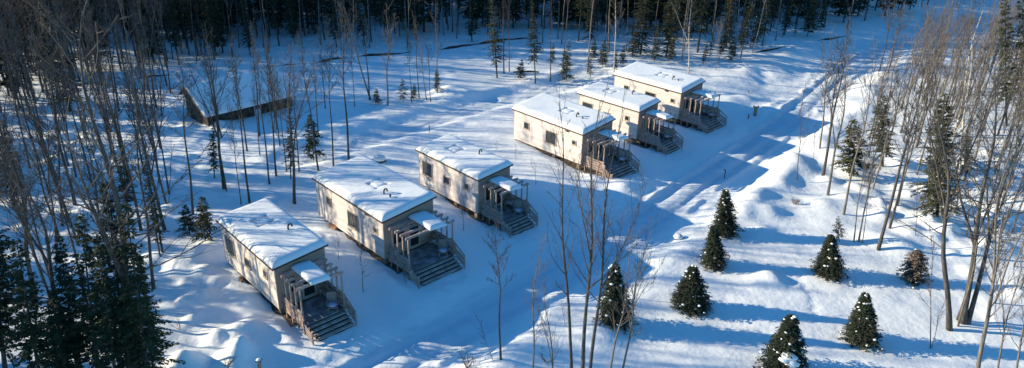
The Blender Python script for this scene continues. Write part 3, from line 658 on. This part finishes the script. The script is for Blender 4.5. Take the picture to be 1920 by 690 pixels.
# single conifers
for kind, b, t, h, ft, lb, nm in [
 ('gap0', (932,146), (922,-20), None, .85, 'tall ragged conifer with long bare lower boughs at the clearing edge', 'ragged_conifer'),
 ('fir2', (1004,157), (997,-8), None, .72, 'tall olive green spire of a spruce left of the cabins at the forest edge', 'tall_spruce'),
 ('gap1', (975,149), (978,112), None, 1.0, 'little conifer at the left foot of the tall spruce spire', 'small_conifer'),
 ('gap1', (1062,152), (1060,95), None, .9, 'little conifer between thin trunks, first right of the tall spruce spire', 'small_conifer'),
 ('gap2', (1107,147), (1107,100), None, 1.0, 'little conifer between thin trunks just behind the farthest cabins', 'small_conifer'),
 ('gap2', (756,192), (755,148), None, 1.2, 'small layered conifer standing left of the snow mound in the clearing', 'small_conifer'),
 ('gap1', (775,186), (777,158), None, 1.0, 'smallest conifer close beside the layered one in the clearing', 'small_conifer'),
 ('gap1', (820,173), (819,130), None, .7, 'thin conifer at the foot of a bare tree beside the snow mound', 'small_conifer'),
 ('gap1', (707,194), (705,166), None, 1.1, 'low conifer tuft at the foot of two bare trunks in the clearing', 'small_conifer'),
 ('hem1', (402,334), (399,232), None, .8, 'dark conifer below the shack with bare lower stem', 'dark_conifer'),
 ('gap0', (243,420), (224,255), None, .9, 'dark pointed conifer left of the shack, behind the largest bare trees', 'dark_conifer'),
 ('gap1', (385,452), (378,370), None, .9, 'young open conifer behind the back corner of the nearest cabin', 'small_conifer'),
 ('fir0', (225,770), (180,430), None, .9, 'dark fir in front of the tallest fir at the bottom edge', 'dark_fir'),
 ('fir3', (275,720), (255,470), None, .9, 'low dark fir on the right flank of the lower left group, beside the mounds', 'dark_fir'),
 ('fir2', (150,720), (110,440), None, 1.0, 'dark fir between the tallest fir and the broad corner one', 'dark_fir'),
 ('gap1', (356,440), (345,385), None, 1.1, 'young open conifer left of another behind the nearest cabin', 'small_conifer'),
 ('gap0', (545,335), (543,190), None, .7, 'wispy conifer among bare trunks right of the shack', 'wispy_conifer'),
 ('gap1', (588,300), (582,215), None, .8, 'wispy conifer beside the back road, right of another', 'wispy_conifer'),
 ('hem1', (1655,312), (1656,178), None, 1.25, 'dark conifer standing inside the right woods, upper one of two', 'dark_conifer'),
 ('hem0', (1757,405), (1772,172), None, 1.1, 'largest conifer in the right woods, bushy and olive green', 'dark_conifer'),
 ('gap1', (1600,330), (1602,225), None, 1.0, 'low olive conifer behind leaning trunks at the edge of the right woods', 'dark_conifer'),
 ('fir1', (1887,235), (1884,-40), None, .6, 'dark spire of a conifer in the top right corner', 'dark_conifer'),
 ('fir3', (1930,240), (1915,-20), None, .8, 'dark conifer cut by the right edge of the photo', 'dark_conifer'),
 ('hem1', (1810,340), (1815,240), None, .9, 'squat conifer right of the largest one in the right woods', 'dark_conifer'),
 ('fir1', (245,735), (196,335), None, .78, 'big dark fir, tallest of the lower left group', 'dark_fir'),
 ('gap0', (285,760), (235,380), None, .8, 'big dark hemlock leaning on the right side of the tallest fir', 'dark_fir'),
 ('gap0', (190,745), (150,400), None, .9, 'dark fir tucked behind the left side of the tallest fir', 'dark_fir'),
 ('gap0', (80,740), (30,450), None, 1.0, 'broad dark fir in the lower left corner', 'dark_fir'),
 ('hem1', (10,700), (-25,380), None, .9, 'dark fir cut by the left edge of the photo', 'dark_fir'),
 ('fir1', (130,760), (95,540), None, 1.2, 'low dark fir at the bottom edge among the lower left group', 'dark_fir'),
 ('hem1', (25,390), (5,225), None, .9, 'dark conifer on the left edge halfway up the photo', 'dark_conifer'),
 ('gap0', (300,480), (270,300), None, .75, 'open conifer behind the big firs on the left', 'dark_conifer'),
 ('fir0', (885,78), (880,-60), None, .9, 'dark fir with low skirts behind the black fabric fence', 'dark_conifer'),
 ]:
    hero(kind, b, t, h, name=nm, label=lb, fat=ft)
# single bare trees: base px, a point on the upper trunk px, length in metres
BT = [
 ('slim1',(939,674),(931,395),None,.8,'slender bare tree alone beside the lower road, long drooping limb on its left'),
 ('trio0',(1074,735),(1045,190),None,.72,'left stem of the tall bare trio at the bottom centre'),
 ('trio1',(1090,745),(1122,185),None,.8,'middle stem of the tall bare trio at the bottom centre'),
 ('trio2',(1102,740),(1160,200),None,.75,'right stem of the tall bare trio at the bottom centre'),
 ('pale1',(1137,730),(1197,430),None,.7,'thin pale tree bending right in front of the tall half hidden spruce'),
 ('pale3',(1160,740),(1215,420),None,.6,'thin pale tree, outermost right of the group at the bottom centre'),
 ('pale0',(997,730),(1008,440),None,.7,'thin pale tree left of the tall bare trio'),
 ('sap0',(925,676),(893,590),None,.9,'spindly sapling at the left foot of the lone bare roadside tree'),
 ('pale4',(1042,760),(1022,520),None,.6,'short thin tree between the lone pale one and the bare trio'),
 ('slim4',(654,301),(638,15),None,.75,'bare tree with straight trunk, nearest the back wall of the second cabin'),
 ('slim1',(625,311),(612,40),None,.7,'bare tree left of the straight one behind the second cabin'),
 ('slim2',(597,320),(560,60),None,.7,'bare tree leaning left behind the second cabin'),
 ('broad1',(552,381),(540,80),None,.8,'bare tree with forked top behind the wide roof, lowest of its clump'),
 ('slim0',(561,322),(545,95),None,.7,'thin bare tree in the clump right of the shack'),
 ('slim3',(518,330),(497,80),None,.75,'thin bare tree leaning left in front of the right end of the shack'),
 ('slim2',(505,345),(480,100),None,.7,'thin bare tree left of the leaning one in front of the shack'),
 ('pale2',(695,187),(655,60),13,.8,'curved bare tree leaning left in the clearing'),
 ('slim4',(693,187),(683,30),None,.8,'straight bare tree sharing its foot with the curved one in the clearing'),
 ('pale1',(727,198),(727,8),None,.85,'symmetric bare tree with broom shaped crown, alone in the clearing'),
 ('slim0',(665,200),(655,50),None,.65,'thin bare tree left of the curved one in the clearing'),
 ('slim3',(610,203),(598,60),None,.7,'thin bare tree at the left of the clearing near the back road'),
 ('slim1',(772,193),(765,60),None,.7,'bare tree with leaning twin, above the layered small conifer'),
 ('slim2',(786,184),(775,20),None,.7,'tall bare tree directly right of the layered small conifer'),
 ('pale3',(800,188),(780,40),None,.6,'bare tree curving left beside the snow mound'),
 ('slim0',(807,191),(800,40),None,.65,'straight bare tree second from the snow mound'),
 ('pale0',(820,174),(817,-5),None,.75,'tall bare tree with a white hooked limb beside the snow mound'),
 ('slim4',(945,138),(942,-40),None,.7,'bare trunk just right of the ragged conifer'),
 ('slim1',(955,134),(952,-40),None,.7,'second bare trunk right of the ragged conifer'),
 ('slim2',(1032,153),(1034,-10),None,.7,'bare trunk just right of the tall spruce spire'),
 ('birch0',(1151,140),(1157,-30),None,.9,'white birch trunk standing at the forest edge behind the farthest cabins'),
 ('birch1',(1291,138),(1296,-40),None,.9,'crooked white birch at the forest edge above the farthest roof'),
 ('pale2',(1342,132),(1352,30),None,.6,'pale thin tree at the right end of the forest edge'),
 ('birch0',(1436,78),(1438,-60),None,.8,'pale straight trunk at the forest edge above the black fabric fence'),
 ('broad0',(258,735),(160,15),None,1.0,'large bare tree with snow lined limbs rising above the big firs'),
 ('broad2',(150,695),(45,330),13,1.0,'thick bare trunk leaning left in the lower left corner'),
 ('broad3',(66,565),(25,290),14,.9,'thick bare tree near the left edge with wide forked crown'),
 ('slim3',(308,430),(230,95),None,.95,'bare tree leaning left with limbs over the upper left woods'),
 ('slim0',(288,540),(243,130),None,.9,'tall bare tree leaning left right beside the big firs'),
 ('slim4',(305,475),(258,200),None,.7,'thin bare tree leaning left above the snow mounds'),
 ('slim1',(362,402),(334,90),None,.8,'straight bare tree left of the shack gable'),
 ('broad1',(420,354),(388,60),None,.8,'bare tree with spreading limbs across the shack front'),
 ('slim2',(468,380),(435,110),None,.8,'bare tree behind the nearest cabin, in front of the shack'),
 ('slim0',(452,383),(428,180),None,.6,'thin bare tree left of the one in front of the shack'),
 ('slim3',(117,424),(100,150),None,.8,'bare trunk in the sunny gap of the left woods'),
 ('slim1',(107,480),(80,180),None,.8,'bare trunk below the sunny gap of the left woods'),
 ('slim2',(275,217),(262,60),None,.8,'first of two bare trunks left of the shack by the snow strip'),
 ('slim4',(303,217),(296,60),None,.7,'second of two bare trunks left of the shack by the snow strip'),
 ('pale2',(1537,278),(1562,60),None,.8,'pale bare tree at the left edge of the right woods'),
 ('slim3',(1543,330),(1597,30),None,.9,'dark bare tree leaning right at the edge of the right woods'),
 ('pale4',(1552,366),(1600,90),None,.8,'bare tree leaning right just below the left edge of the right woods'),
 ('pale0',(1582,402),(1650,80),None,.8,'bare tree leaning right in the middle of the right woods edge'),
 ('sap1',(1495,337),(1505,165),None,.8,'thin leafless sapling on the road bank left of the right woods'),
 ('sap2',(1525,300),(1530,230),None,.9,'small leafless sapling close to the pale bare tree'),
 ('pale3',(1601,453),(1625,250),None,.55,'thin tree, left one of three beside the pine sapling'),
 ('pale1',(1610,453),(1660,170),None,.6,'thin tree, middle one of three beside the pine sapling'),
 ('pale2',(1617,456),(1640,290),None,.5,'thin tree, right one of three beside the pine sapling'),
 ('slim1',(1647,468),(1745,100),None,1.0,'dark bare trunk leaning strongly right above the dried spruce'),
 ('slim4',(1668,428),(1735,170),None,.8,'bare trunk leaning right, close behind the strongly leaning one'),
 ('birch1',(1762,372),(1845,0),None,.8,'white patched birch rising through the right woods'),
 ('birch0',(1792,404),(1825,40),None,.9,'thick trunk with snow heaped at its foot in the right woods'),
 ('slim0',(1740,382),(1750,120),None,.6,'thin bare trunk left of the snow footed one'),
 ('broad2',(1780,618),(1764,150),None,.85,'thick upright bare tree right of the dried spruce'),
 ('broad0',(1806,606),(1880,120),None,.9,'thick left stem of the forked bare cluster at lower right'),
 ('broad3',(1814,606),(1925,200),None,.9,'thick right stem of the forked bare cluster at lower right'),
 ('pale0',(1796,612),(1870,330),None,.7,'thin side stem at the left foot of the forked cluster'),
 ('pale4',(1827,740),(1900,250),None,.7,'bare tree crossing the bottom edge, leaning right'),
 ('pale1',(1860,750),(1925,420),None,.6,'thin bare tree at the bottom edge near the right corner'),
 ('pale3',(1890,760),(1960,440),None,.6,'thin bare tree in the lower right corner'),
 ('sap0',(1745,653),(1747,420),None,.6,'long thin sapling stem left of the thick upright tree'),
 ('sap2',(1747,653),(1772,550),None,.8,'short sapling leaning right from the foot of the long thin one'),
 ('slim2',(1717,441),(1722,330),None,.5,'thin bare pole tree above the dried spruce'),
]
for kind, b, t, h, ft, lb in BT:
    hero(kind, b, t, h, name='sapling' if kind[:3] == 'sap' else 'birch_tree' if kind[:5] == 'birch' else 'bare_tree', label=lb, fat=ft, cat='sapling' if kind[:3] == 'sap' else 'tree')
for k, (b, t, lb) in enumerate([((681,548),(677,468),'thin sapling in the shaded snow between the first and second cabins'),
 ((635,486),(634,436),'tiny twiggy sapling beside the long wall of the second cabin'),
 ((760,531),(755,475),'thin sapling at the front of the second cabin steps'),
 ((869,432),(868,370),'thin sapling beside the long wall of the third cabin'),
 ((933,290),(932,262),'tiny twiggy sapling in the snow above the third cabin roof'),
 ((967,300),(966,268),'tiny twiggy sapling left of the fourth cabin'),
 ((998,318),(996,290),'small sapling below the back end of the fourth cabin'),
 ((700,395),(702,340),'thin sapling above the second cabin roof edge'),
 ((1245,275),(1243,235),'thin sapling beside the fifth cabin steps'),
 ((1060,610),(1052,560),'short twiggy sapling on the lit snow bank at the bottom'),
 ((1005,345),(1003,300),'small sapling in front of the fourth cabin long wall'),
 ((1190,560),(1200,460),'wiry leafless sapling behind the half hidden spruce')]):
    hero('sap%d' % (k % 3), b, t, name='sapling', label=lb, cat='sapling', fat=1.3)

# filled woods
rng = random.Random(77)
placed = []
def inpoly(u, v, P_):
    c = False; n = len(P_); j = n-1
    for i in range(n):
        if (P_[i][1] > v) != (P_[j][1] > v) and u < (P_[j][0]-P_[i][0])*(v-P_[i][1])/(P_[j][1]-P_[i][1])+P_[i][0]: c = not c
        j = i
    return c
def scatter(poly, n, spacing, tries=6000):
    W_ = [G0(u, v, -.4)[:2] for u, v in poly]; out = []
    x0, x1 = min(p[0] for p in W_), max(p[0] for p in W_); y0, y1 = min(p[1] for p in W_), max(p[1] for p in W_)
    for _ in range(tries):
        if len(out) >= n: break
        x, y = rng.uniform(x0, x1), rng.uniform(y0, y1)
        if not inpoly(x, y, W_) or any((x-a)**2+(y-b)**2 < spacing**2 for a, b in placed): continue
        placed.append((x, y)); out.append((x, y))
    return out
def fill(poly, n, spacing, kinds, hr, name, label, group, leanx=0, fat=(.58, .88)):
    for x, y in scatter(poly, n, spacing):
        tree(rng.choice(kinds), (x, y, float(T(x, y))-.05), rng.uniform(*hr), (rng.gauss(leanx, .035), rng.gauss(0, .035)), fat=rng.uniform(*fat), rot=rng.uniform(0, 6.28), name=name, label=label, group=group)
slims = ['slim0', 'slim1', 'slim2', 'slim3', 'slim4']; pales = ['pale0', 'pale1', 'pale2', 'pale3', 'pale4']; firs = ['fir0', 'fir1', 'fir2', 'fir3']
UL = [(-60,120),(120,75),(330,85),(500,60),(560,95),(330,130),(320,200),(300,260),(180,300),(-60,330)]
fill(UL, 76, 1.8, slims+['tall0', 'tall1'], (12, 16), 'bare_tree', 'thin bare tree in the tangled grey woods at upper left', 'bare trees of the upper left woods')
fill([(-60,330),(180,300),(300,270),(330,400),(240,470),(60,520),(-60,520)], 30, 2.2, slims+['broad2'], (10, 15), 'bare_tree', 'thin bare tree in the sun striped woods at middle left', 'bare trees of the middle left woods', -.02)
fill([(-60,520),(60,520),(250,480),(290,690),(-60,690)], 10, 2.2, slims, (11, 14), 'bare_tree', 'bare tree among the dark firs at lower left', 'bare trees between the lower left firs', -.02)
fill([(380,250),(600,200),(600,300),(480,390),(400,390)], 9, 1.8, slims, (9, 12), 'bare_tree', 'thin bare tree in the loose grove between shack and cabins', 'bare trees in the grove by the shack')
fill([(560,95),(590,60),(960,35),(1010,60),(985,70),(820,90),(650,104)], 24, 2.0, ['tall0', 'tall1', 'tall2', 'tall3'], (12, 16), 'bare_tree', 'bare tree behind the black fabric fence', 'bare trees behind the black fabric fence')
fill([(560,90),(590,45),(960,15),(1010,50),(985,62),(820,80),(650,96)], 44, 2.2, firs+['hem1'], (12, 16), 'dark_conifer', 'dark conifer in the gloomy woods behind the black fabric fence', 'dark conifers behind the black fabric fence')
BK = [(1015,148),(1150,132),(1290,134),(1390,118),(1440,92),(1480,80),(1540,62),(1560,20),(1400,0),(1015,0)]
fill([(300,112),(430,75),(560,45),(610,50),(560,85),(470,108),(350,128)], 20, 2.2, firs+['hem1'], (11, 16), 'dark_conifer', 'dark conifer among the bare woods above the shack', 'dark conifers above the shack')
fill(BK, 62, 1.7, ['tall0', 'tall1', 'tall2', 'tall3'], (13, 18), 'bare_tree', 'slender trunk in the dense forest behind the farthest cabins', 'bare trees of the dense back forest')
fill([(1040,110),(1290,112),(1390,110),(1440,88),(1480,78),(1545,60),(1610,42),(1640,5),(1400,-10),(1040,-10)], 80, 1.9, firs+['hem0', 'hem1'], (11, 16), 'dark_conifer', 'dark conifer in the dense forest behind the farthest cabins', 'dark conifers of the dense back forest')
fill([(1300,132),(1390,118),(1440,92),(1540,64),(1540,50),(1400,80),(1300,110)], 14, 1.6, ['gap1', 'gap2', 'fir1', 'hem1'], (3, 7), 'small_conifer', 'low dark conifer lining the foot of the back forest', 'low conifers along the back forest edge')
fill([(1030,140),(1280,128),(1280,100),(1030,100)], 10, 1.8, ['gap1', 'gap2'], (2.5, 5), 'small_conifer', 'low conifer among the thin trunks of the back forest edge', 'low conifers among the back forest trunks')
fill([(1560,290),(1600,250),(1700,200),(1930,140),(1980,420),(1840,470),(1760,400),(1640,400)], 44, 1.7, pales+['slim1', 'slim3'], (9, 13), 'bare_tree', 'pale twiggy tree in the thicket of the right woods', 'bare trees of the right woods', .04)
fill([(1600,130),(1700,60),(1950,30),(1960,150),(1720,190)], 12, 3.0, pales, (9, 13), 'bare_tree', 'pale bare tree in the bluish clearing at upper right', 'bare trees in the upper right clearing', .03)
fill([(1830,620),(1900,500),(1990,450),(1990,690),(1900,690)], 7, 2.0, pales, (8, 11), 'bare_tree', 'pale twiggy tree in the thin growth at lower right', 'bare trees of the lower right growth', .08)
fill([(1560,70),(1700,20),(1900,-10),(1600,-10)], 12, 2.2, slims+pales, (12, 15), 'bare_tree', 'bare tree at the top edge beyond the right clearing', 'bare trees at the top right edge')
fill([(1550,25),(1640,5),(1700,-20),(1560,-20)], 7, 2.6, firs, (11, 15), 'dark_conifer', 'dark conifer at the top edge beyond the right clearing', 'dark conifers at the top right edge')

# woods too far or too thick to count, one mass
def mass(name, label, spots, kinds):
    acc = {}
    for x, y, h in spots:
        parts, H = V_[rng.choice(kinds)]; a = rng.uniform(0, 6.28); s = h/H; ca, sa = math.cos(a)*s, math.sin(a)*s; z = float(T(x, y))
        for n, me_ in parts:
            mn = me_.materials[0].name; key = (mn,)
            if me_.name not in cache:
                v = np.empty(len(me_.vertices)*3); me_.vertices.foreach_get('co', v); cache[me_.name] = (v.reshape(-1, 3), np.array([tuple(p.vertices)+((p.vertices[-1],) if len(p.vertices) == 3 else ()) for p in me_.polygons if len(p.vertices) <= 4]))
            v, f = cache[me_.name]
            o_ = acc.setdefault(mn, [[], [], 0])
            w = np.stack([v[:, 0]*ca-v[:, 1]*sa+x, v[:, 0]*sa+v[:, 1]*ca+y, v[:, 2]*s+z], -1)
            o_[0].append(w); o_[1].append(f+o_[2]); o_[2] += len(v)
    vv = []; ff = []; mi = []; off = 0; me_ = bpy.data.meshes.new(name)
    for k, (mn, (a, b, n)) in enumerate(acc.items()):
        me_.materials.append(bpy.data.materials[mn]); vv.append(np.concatenate(a)); f = np.concatenate(b)+off; ff.append(f); mi.append(np.full(len(f), k)); off += n
    vv = np.concatenate(vv); ff = np.concatenate(ff).astype(np.int32); mi = np.concatenate(mi).astype(np.int32)
    me_.vertices.add(len(vv)); me_.vertices.foreach_set('co', vv.ravel()); me_.loops.add(ff.size); me_.loops.foreach_set('vertex_index', ff.ravel())
    me_.polygons.add(len(ff)); me_.polygons.foreach_set('loop_start', np.arange(0, ff.size, 4, dtype=np.int32)); me_.polygons.foreach_set('loop_total', np.full(len(ff), 4, np.int32))
    me_.polygons.foreach_set('material_index', mi); me_.update(calc_edges=True)
    return tag(put(name, me_), label, kind='stuff')
cache = {}
s1 = [(x, y, rng.uniform(11, 16)) for x, y in scatter([(-120,140),(120,85),(330,95),(520,70),(640,40),(640,-25),(-120,-25)], 420, 1.5, 30000)]
mass('forest', 'grey mass of leafless forest filling the far upper left', s1, ['far0', 'far1', 'far0', 'far1', 'far0', 'far1', 'far1', 'farfir'])
s1b = [(x, y, rng.uniform(11, 15)) for x, y in scatter([(-80,210),(180,170),(310,118),(430,90),(600,72),(600,15),(-80,15)], 250, .95, 30000)]
mass('forest', 'tangle of grey twiggy trees behind the left woods', s1b, ['far0', 'far1', 'far0', 'far1', 'far0', 'far1', 'farfir'])
s2 = [(x, y, rng.uniform(12, 16)) for x, y in scatter([(560,66),(1010,60),(1300,80),(1500,50),(1560,20),(1560,-30),(560,-30)], 380, 1.6, 20000)]
mass('forest', 'dark mass of conifers and trunks far behind the clearing', s2, ['far0', 'far1', 'farfir'])
s5 = [(x, y, rng.uniform(11, 15)) for x, y in scatter([(1535,55),(1620,42),(1760,12),(1990,-5),(1990,-60),(1535,-50)], 190, 1.6, 16000)]
mass('forest', 'grey woods closing the upper right beyond the clearing', s5, ['far0', 'far1', 'far1', 'farfir'])
s3 = [(x, y, rng.uniform(11, 14)) for x, y in [(rng.uniform(-75, -46), rng.uniform(38, 80)) for _ in range(60)]+[(rng.uniform(-50, -32), rng.uniform(24, 34)) for _ in range(16)]]
mass('forest', 'woods continuing beyond the left edge', s3, ['far0', 'far1', 'farfir'])
s4 = [(x, y, rng.uniform(9, 13)) for x, y in [(rng.uniform(50, 90), rng.uniform(50, 110)) for _ in range(50)]]
mass('forest', 'woods continuing beyond the right edge', s4, ['far0', 'far1', 'far1'])
s6 = [(x, y, rng.uniform(9, 12)) for x, y in scatter([(1600,240),(1700,170),(1940,90),(1990,330),(1850,345),(1700,290)], 46, 1.5, 8000)]
mass('forest', 'thicket of pale twiggy growth deep in the right woods', s6, pales)

# ---------------------------------------------------------------- small things
def strip(pts, h, label):
    rg = random.Random(len(pts)*7+int(pts[0][0])); W_ = [P(*p) for p in pts]; mb = MB(); top = []; V1 = []
    n = 0; res = []
    for a, b in zip(W_[:-1], W_[1:]):
        k = max(2, int(np.linalg.norm(b-a)/.5))
        for i in range(k): res.append(a+(b-a)*i/k)
    res.append(W_[-1])
    for i, q in enumerate(res):
        g = float(T(q[0], q[1])); e = min(1, i/3, (len(res)-1-i)/3); hh = max(.03, h*.55*e*(.75+.5*noise(np.array(i*1.), np.array(0.), 3, 5)))
        V1 += [(q[0], q[1]-.03, g-.1), (q[0], q[1]-.03+.08*e, g+hh), (q[0], q[1]+.06, g+hh), (q[0], q[1]+.06, g-.1)]
    f = []
    for i in range(len(res)-1):
        for j in range(4): f.append((i*4+j, i*4+(j+1) % 4, i*4+4+(j+1) % 4, i*4+4+j))
    mb.add(V1, f); o = mb.build('fabric_fence', M['fabric']); tag(o, label, 'fence', 'runs of low black fabric fence')
strip([(520,123),(555,121)], .35, 'short run of low black fabric fence right of the shack roof')
strip([(588,119),(620,113),(652,108)], .45, 'low black fabric fence run left of the curved bare tree')
strip([(668,106),(700,105),(730,103),(752,101),(772,97)], .5, 'low black fabric fence run behind the broom shaped bare tree')
strip([(822,93),(856,90),(893,84),(925,80),(950,75),(1010,71)], .55, 'longest low black fabric fence run, ending behind the ragged conifer')
strip([(1416,99),(1449,94),(1472,88)], .45, 'low black fabric fence run by the right end of the back forest')
strip([(1534,76),(1558,74),(1590,67)], .4, 'low black fabric fence run behind the right woods edge')
strip([(112,164),(160,158),(190,155)], .35, 'low black fabric fence run far left inside the woods')
strip([(253,148),(290,144),(322,140)], .4, 'low black fabric fence run left of the shack')
def bollard():
    p = P(489, 702); o = empty('path_lamp', 'wooden post lamp with snow cap at the bottom edge', 'lamp'); o.location = p
    MB().box((-.08, -.08, -.3), (.08, .08, .8)).build('post', M['postw'], o)
    MB().box((-.07, -.07, .801), (.07, .07, .95)).build('lamp_glass', M['lampg'], o)
    c = MB().box((-.15, -.15, .951), (.15, .15, .985)).build('lamp_cap', M['dark'], o)
    q = MB(); q.blob((0, 0, 1.02), (.15, .15, .06), random.Random(1), .08, 6, 10); q.build('snow', M['clump'], c, True)
bollard()
def tpost():
    p = P(1415, 217); o = empty('wooden_post', 'stout wooden post with a notched crosspiece by the upper road', 'post'); o.location = p
    MB().box((-.16, -.13, -.3), (.16, .13, 1.0)).build('post', M['postw'], o)
    MB().box((-.3, -.15, 1.002), (.3, .15, 1.09)).build('crosspiece', M['postw'], o)
    for x in (-.26, .26): MB().box((x-.05, -.13, 1.092), (x+.05, .13, 1.2)).build('notch', M['postw'], o)
tpost()
o = MB().box((-.05, -.05, -.3), (.05, .05, .6)).build('marker_stake', M['log']); o.location = P(1403, 223); tag(o, 'short reddish stake beside the stout wooden post', 'stake')
o = MB().tube([(0, 0, -.3), (0, 0, .75), (-.02, 0, .85), (-.12, 0, .9), (-.2, 0, .86)], .045, 8).build('hooked_pipe', M['dark']); o.location = P(1358, 334); tag(o, 'black hooked pipe standing in the shaded snow of the road', 'pipe')
o = MB().tube([(0, 0, -.3), (0, 0, .75), (.01, 0, .8)], .04, 6).build('marker_stake', M['dark']); o.location = P(805, 248); tag(o, 'thin dark stake beside the back road', 'stake')
def rock(p, r_, label):
    q = MB(); rg = random.Random(int(p[0]*10)); q.blob((0, 0, r_*.3), (r_, r_*.8, r_*.75), rg, .1, 8, 12); o = q.build('boulder', M['shackw'], None, True)
    o.location = p; s = MB(); s.blob((-.03, -.02, r_*.62), (r_*1.08, r_*.9, r_*.6), rg, .06, 8, 14); s.build('snow', M['clump'], o, True); tag(o, label, 'rock')
rock(P(713, 303), .55, 'snow capped boulder behind the second cabin roof')
rock(P(1272, 448), .35, 'little snow covered rock beside the footprints left of the spruces')
def logend(p, label, ang=.4, r_=.11, ln=.5):
    o = MB().tube([(-ln/2, 0, r_*.8), (ln/2, 0, r_)], r_, 10).build('cut_log', M['log']); o.location = p; o.rotation_euler = (0, 0, ang); tag(o, label, 'log')
logend(P(453, 526), 'end of a cut log poking out of the snow mounds', 2.2)
logend(P(620, 430)+np.array([.15, .2, .0]), 'log lying under the back corner of the second cabin', 2.4, .14, .9)
logend(P(458, 512)+np.array([.2, .3, .0]), 'log lying under the nearest cabin', 2.4, .12, .8)
o = MB().tube([(-1.6, .1, .15), (-.5, 0, .25), (.6, 0, .32), (1.8, .1, .22)], (.10, .12, .13, .09), 8).build('fallen_log', M['bark'], None, True); o.location = P(985, 138); tag(o, 'dark fallen log behind the little conifer at the forest edge', 'log')
def shrub(p, h, n, mt, label, leafy=0, lm=None, spread=.5):
    rg = random.Random(int(abs(p[0]*53))); o = empty('shrub', label, 'shrub'); o.location = p; b = MB(); lf = MB()
    for i in range(n):
        az = rg.uniform(0, 6.28); q, d = bez((0, 0, -.1), (math.cos(az)*spread, math.sin(az)*spread, 1), h*rg.uniform(.6, 1.1), 5, .1, rg, .12); b.tube(q, np.linspace(.02, .006, 6), 4, False)
        for k in range(5):
            j = rg.randint(2, 4); e, _ = bez(q[j], (rg.gauss(0, 1), rg.gauss(0, 1), .8), h*.3, 2, .1, rg); b.tube(e, (.009, .007, .004), 3, False)
            for l in range(leafy):
                c = e[-1]+np.array([rg.gauss(0, .05) for _ in range(3)]); s = .045; a1 = np.array([rg.gauss(0, 1) for _ in range(3)]); a1 /= np.linalg.norm(a1); a2 = np.cross(a1, (rg.random(), .3, .9))
                lf.add([c-a1*s, c-a2*s*.6, c+a1*s, c+a2*s*.6], [(0, 1, 2, 3)])
    b.build('branches', M[mt], o)
    if lf.n: lf.build('leaves', M[lm], o)
shrub(P(877, 690), 1.3, 9, 'twig', 'dark twiggy shrub with withered leaves at the bottom edge', 3, 'bark')
shrub(P(1490, 382), .7, 7, 'twig', 'small rusty red shrub on the snow slope', 8, 'rust', .8)
shrub(P(1407, 176), .9, 4, 'twig', 'few crossed twigs standing in the snow beyond the farthest cabin', spread=1.0)
shrub(P(1025, 680), .8, 5, 'twig', 'low bare shrub on the lit bank beside the lower road', spread=.8)
shrub(P(425, 690), 1.0, 6, 'twigl', 'thin dry weeds in the snow near the post lamp', spread=.6)
shrub(P(338, 618), .8, 4, 'twigl', 'dry weed stalks in the snow right of the big firs', spread=.5)
# dead snag
S = P(1796, 600); o = MB().tube([(0, 0, -.3), (.02, 0, 1.2), (0, .02, 2.3), (.03, 0, 2.7)], (.12, .1, .08, .01), 8).build('dead_snag', M['bark'], None, True); o.location = S; tag(o, 'broken dead snag between the thick upright tree and the forked cluster', 'snag')
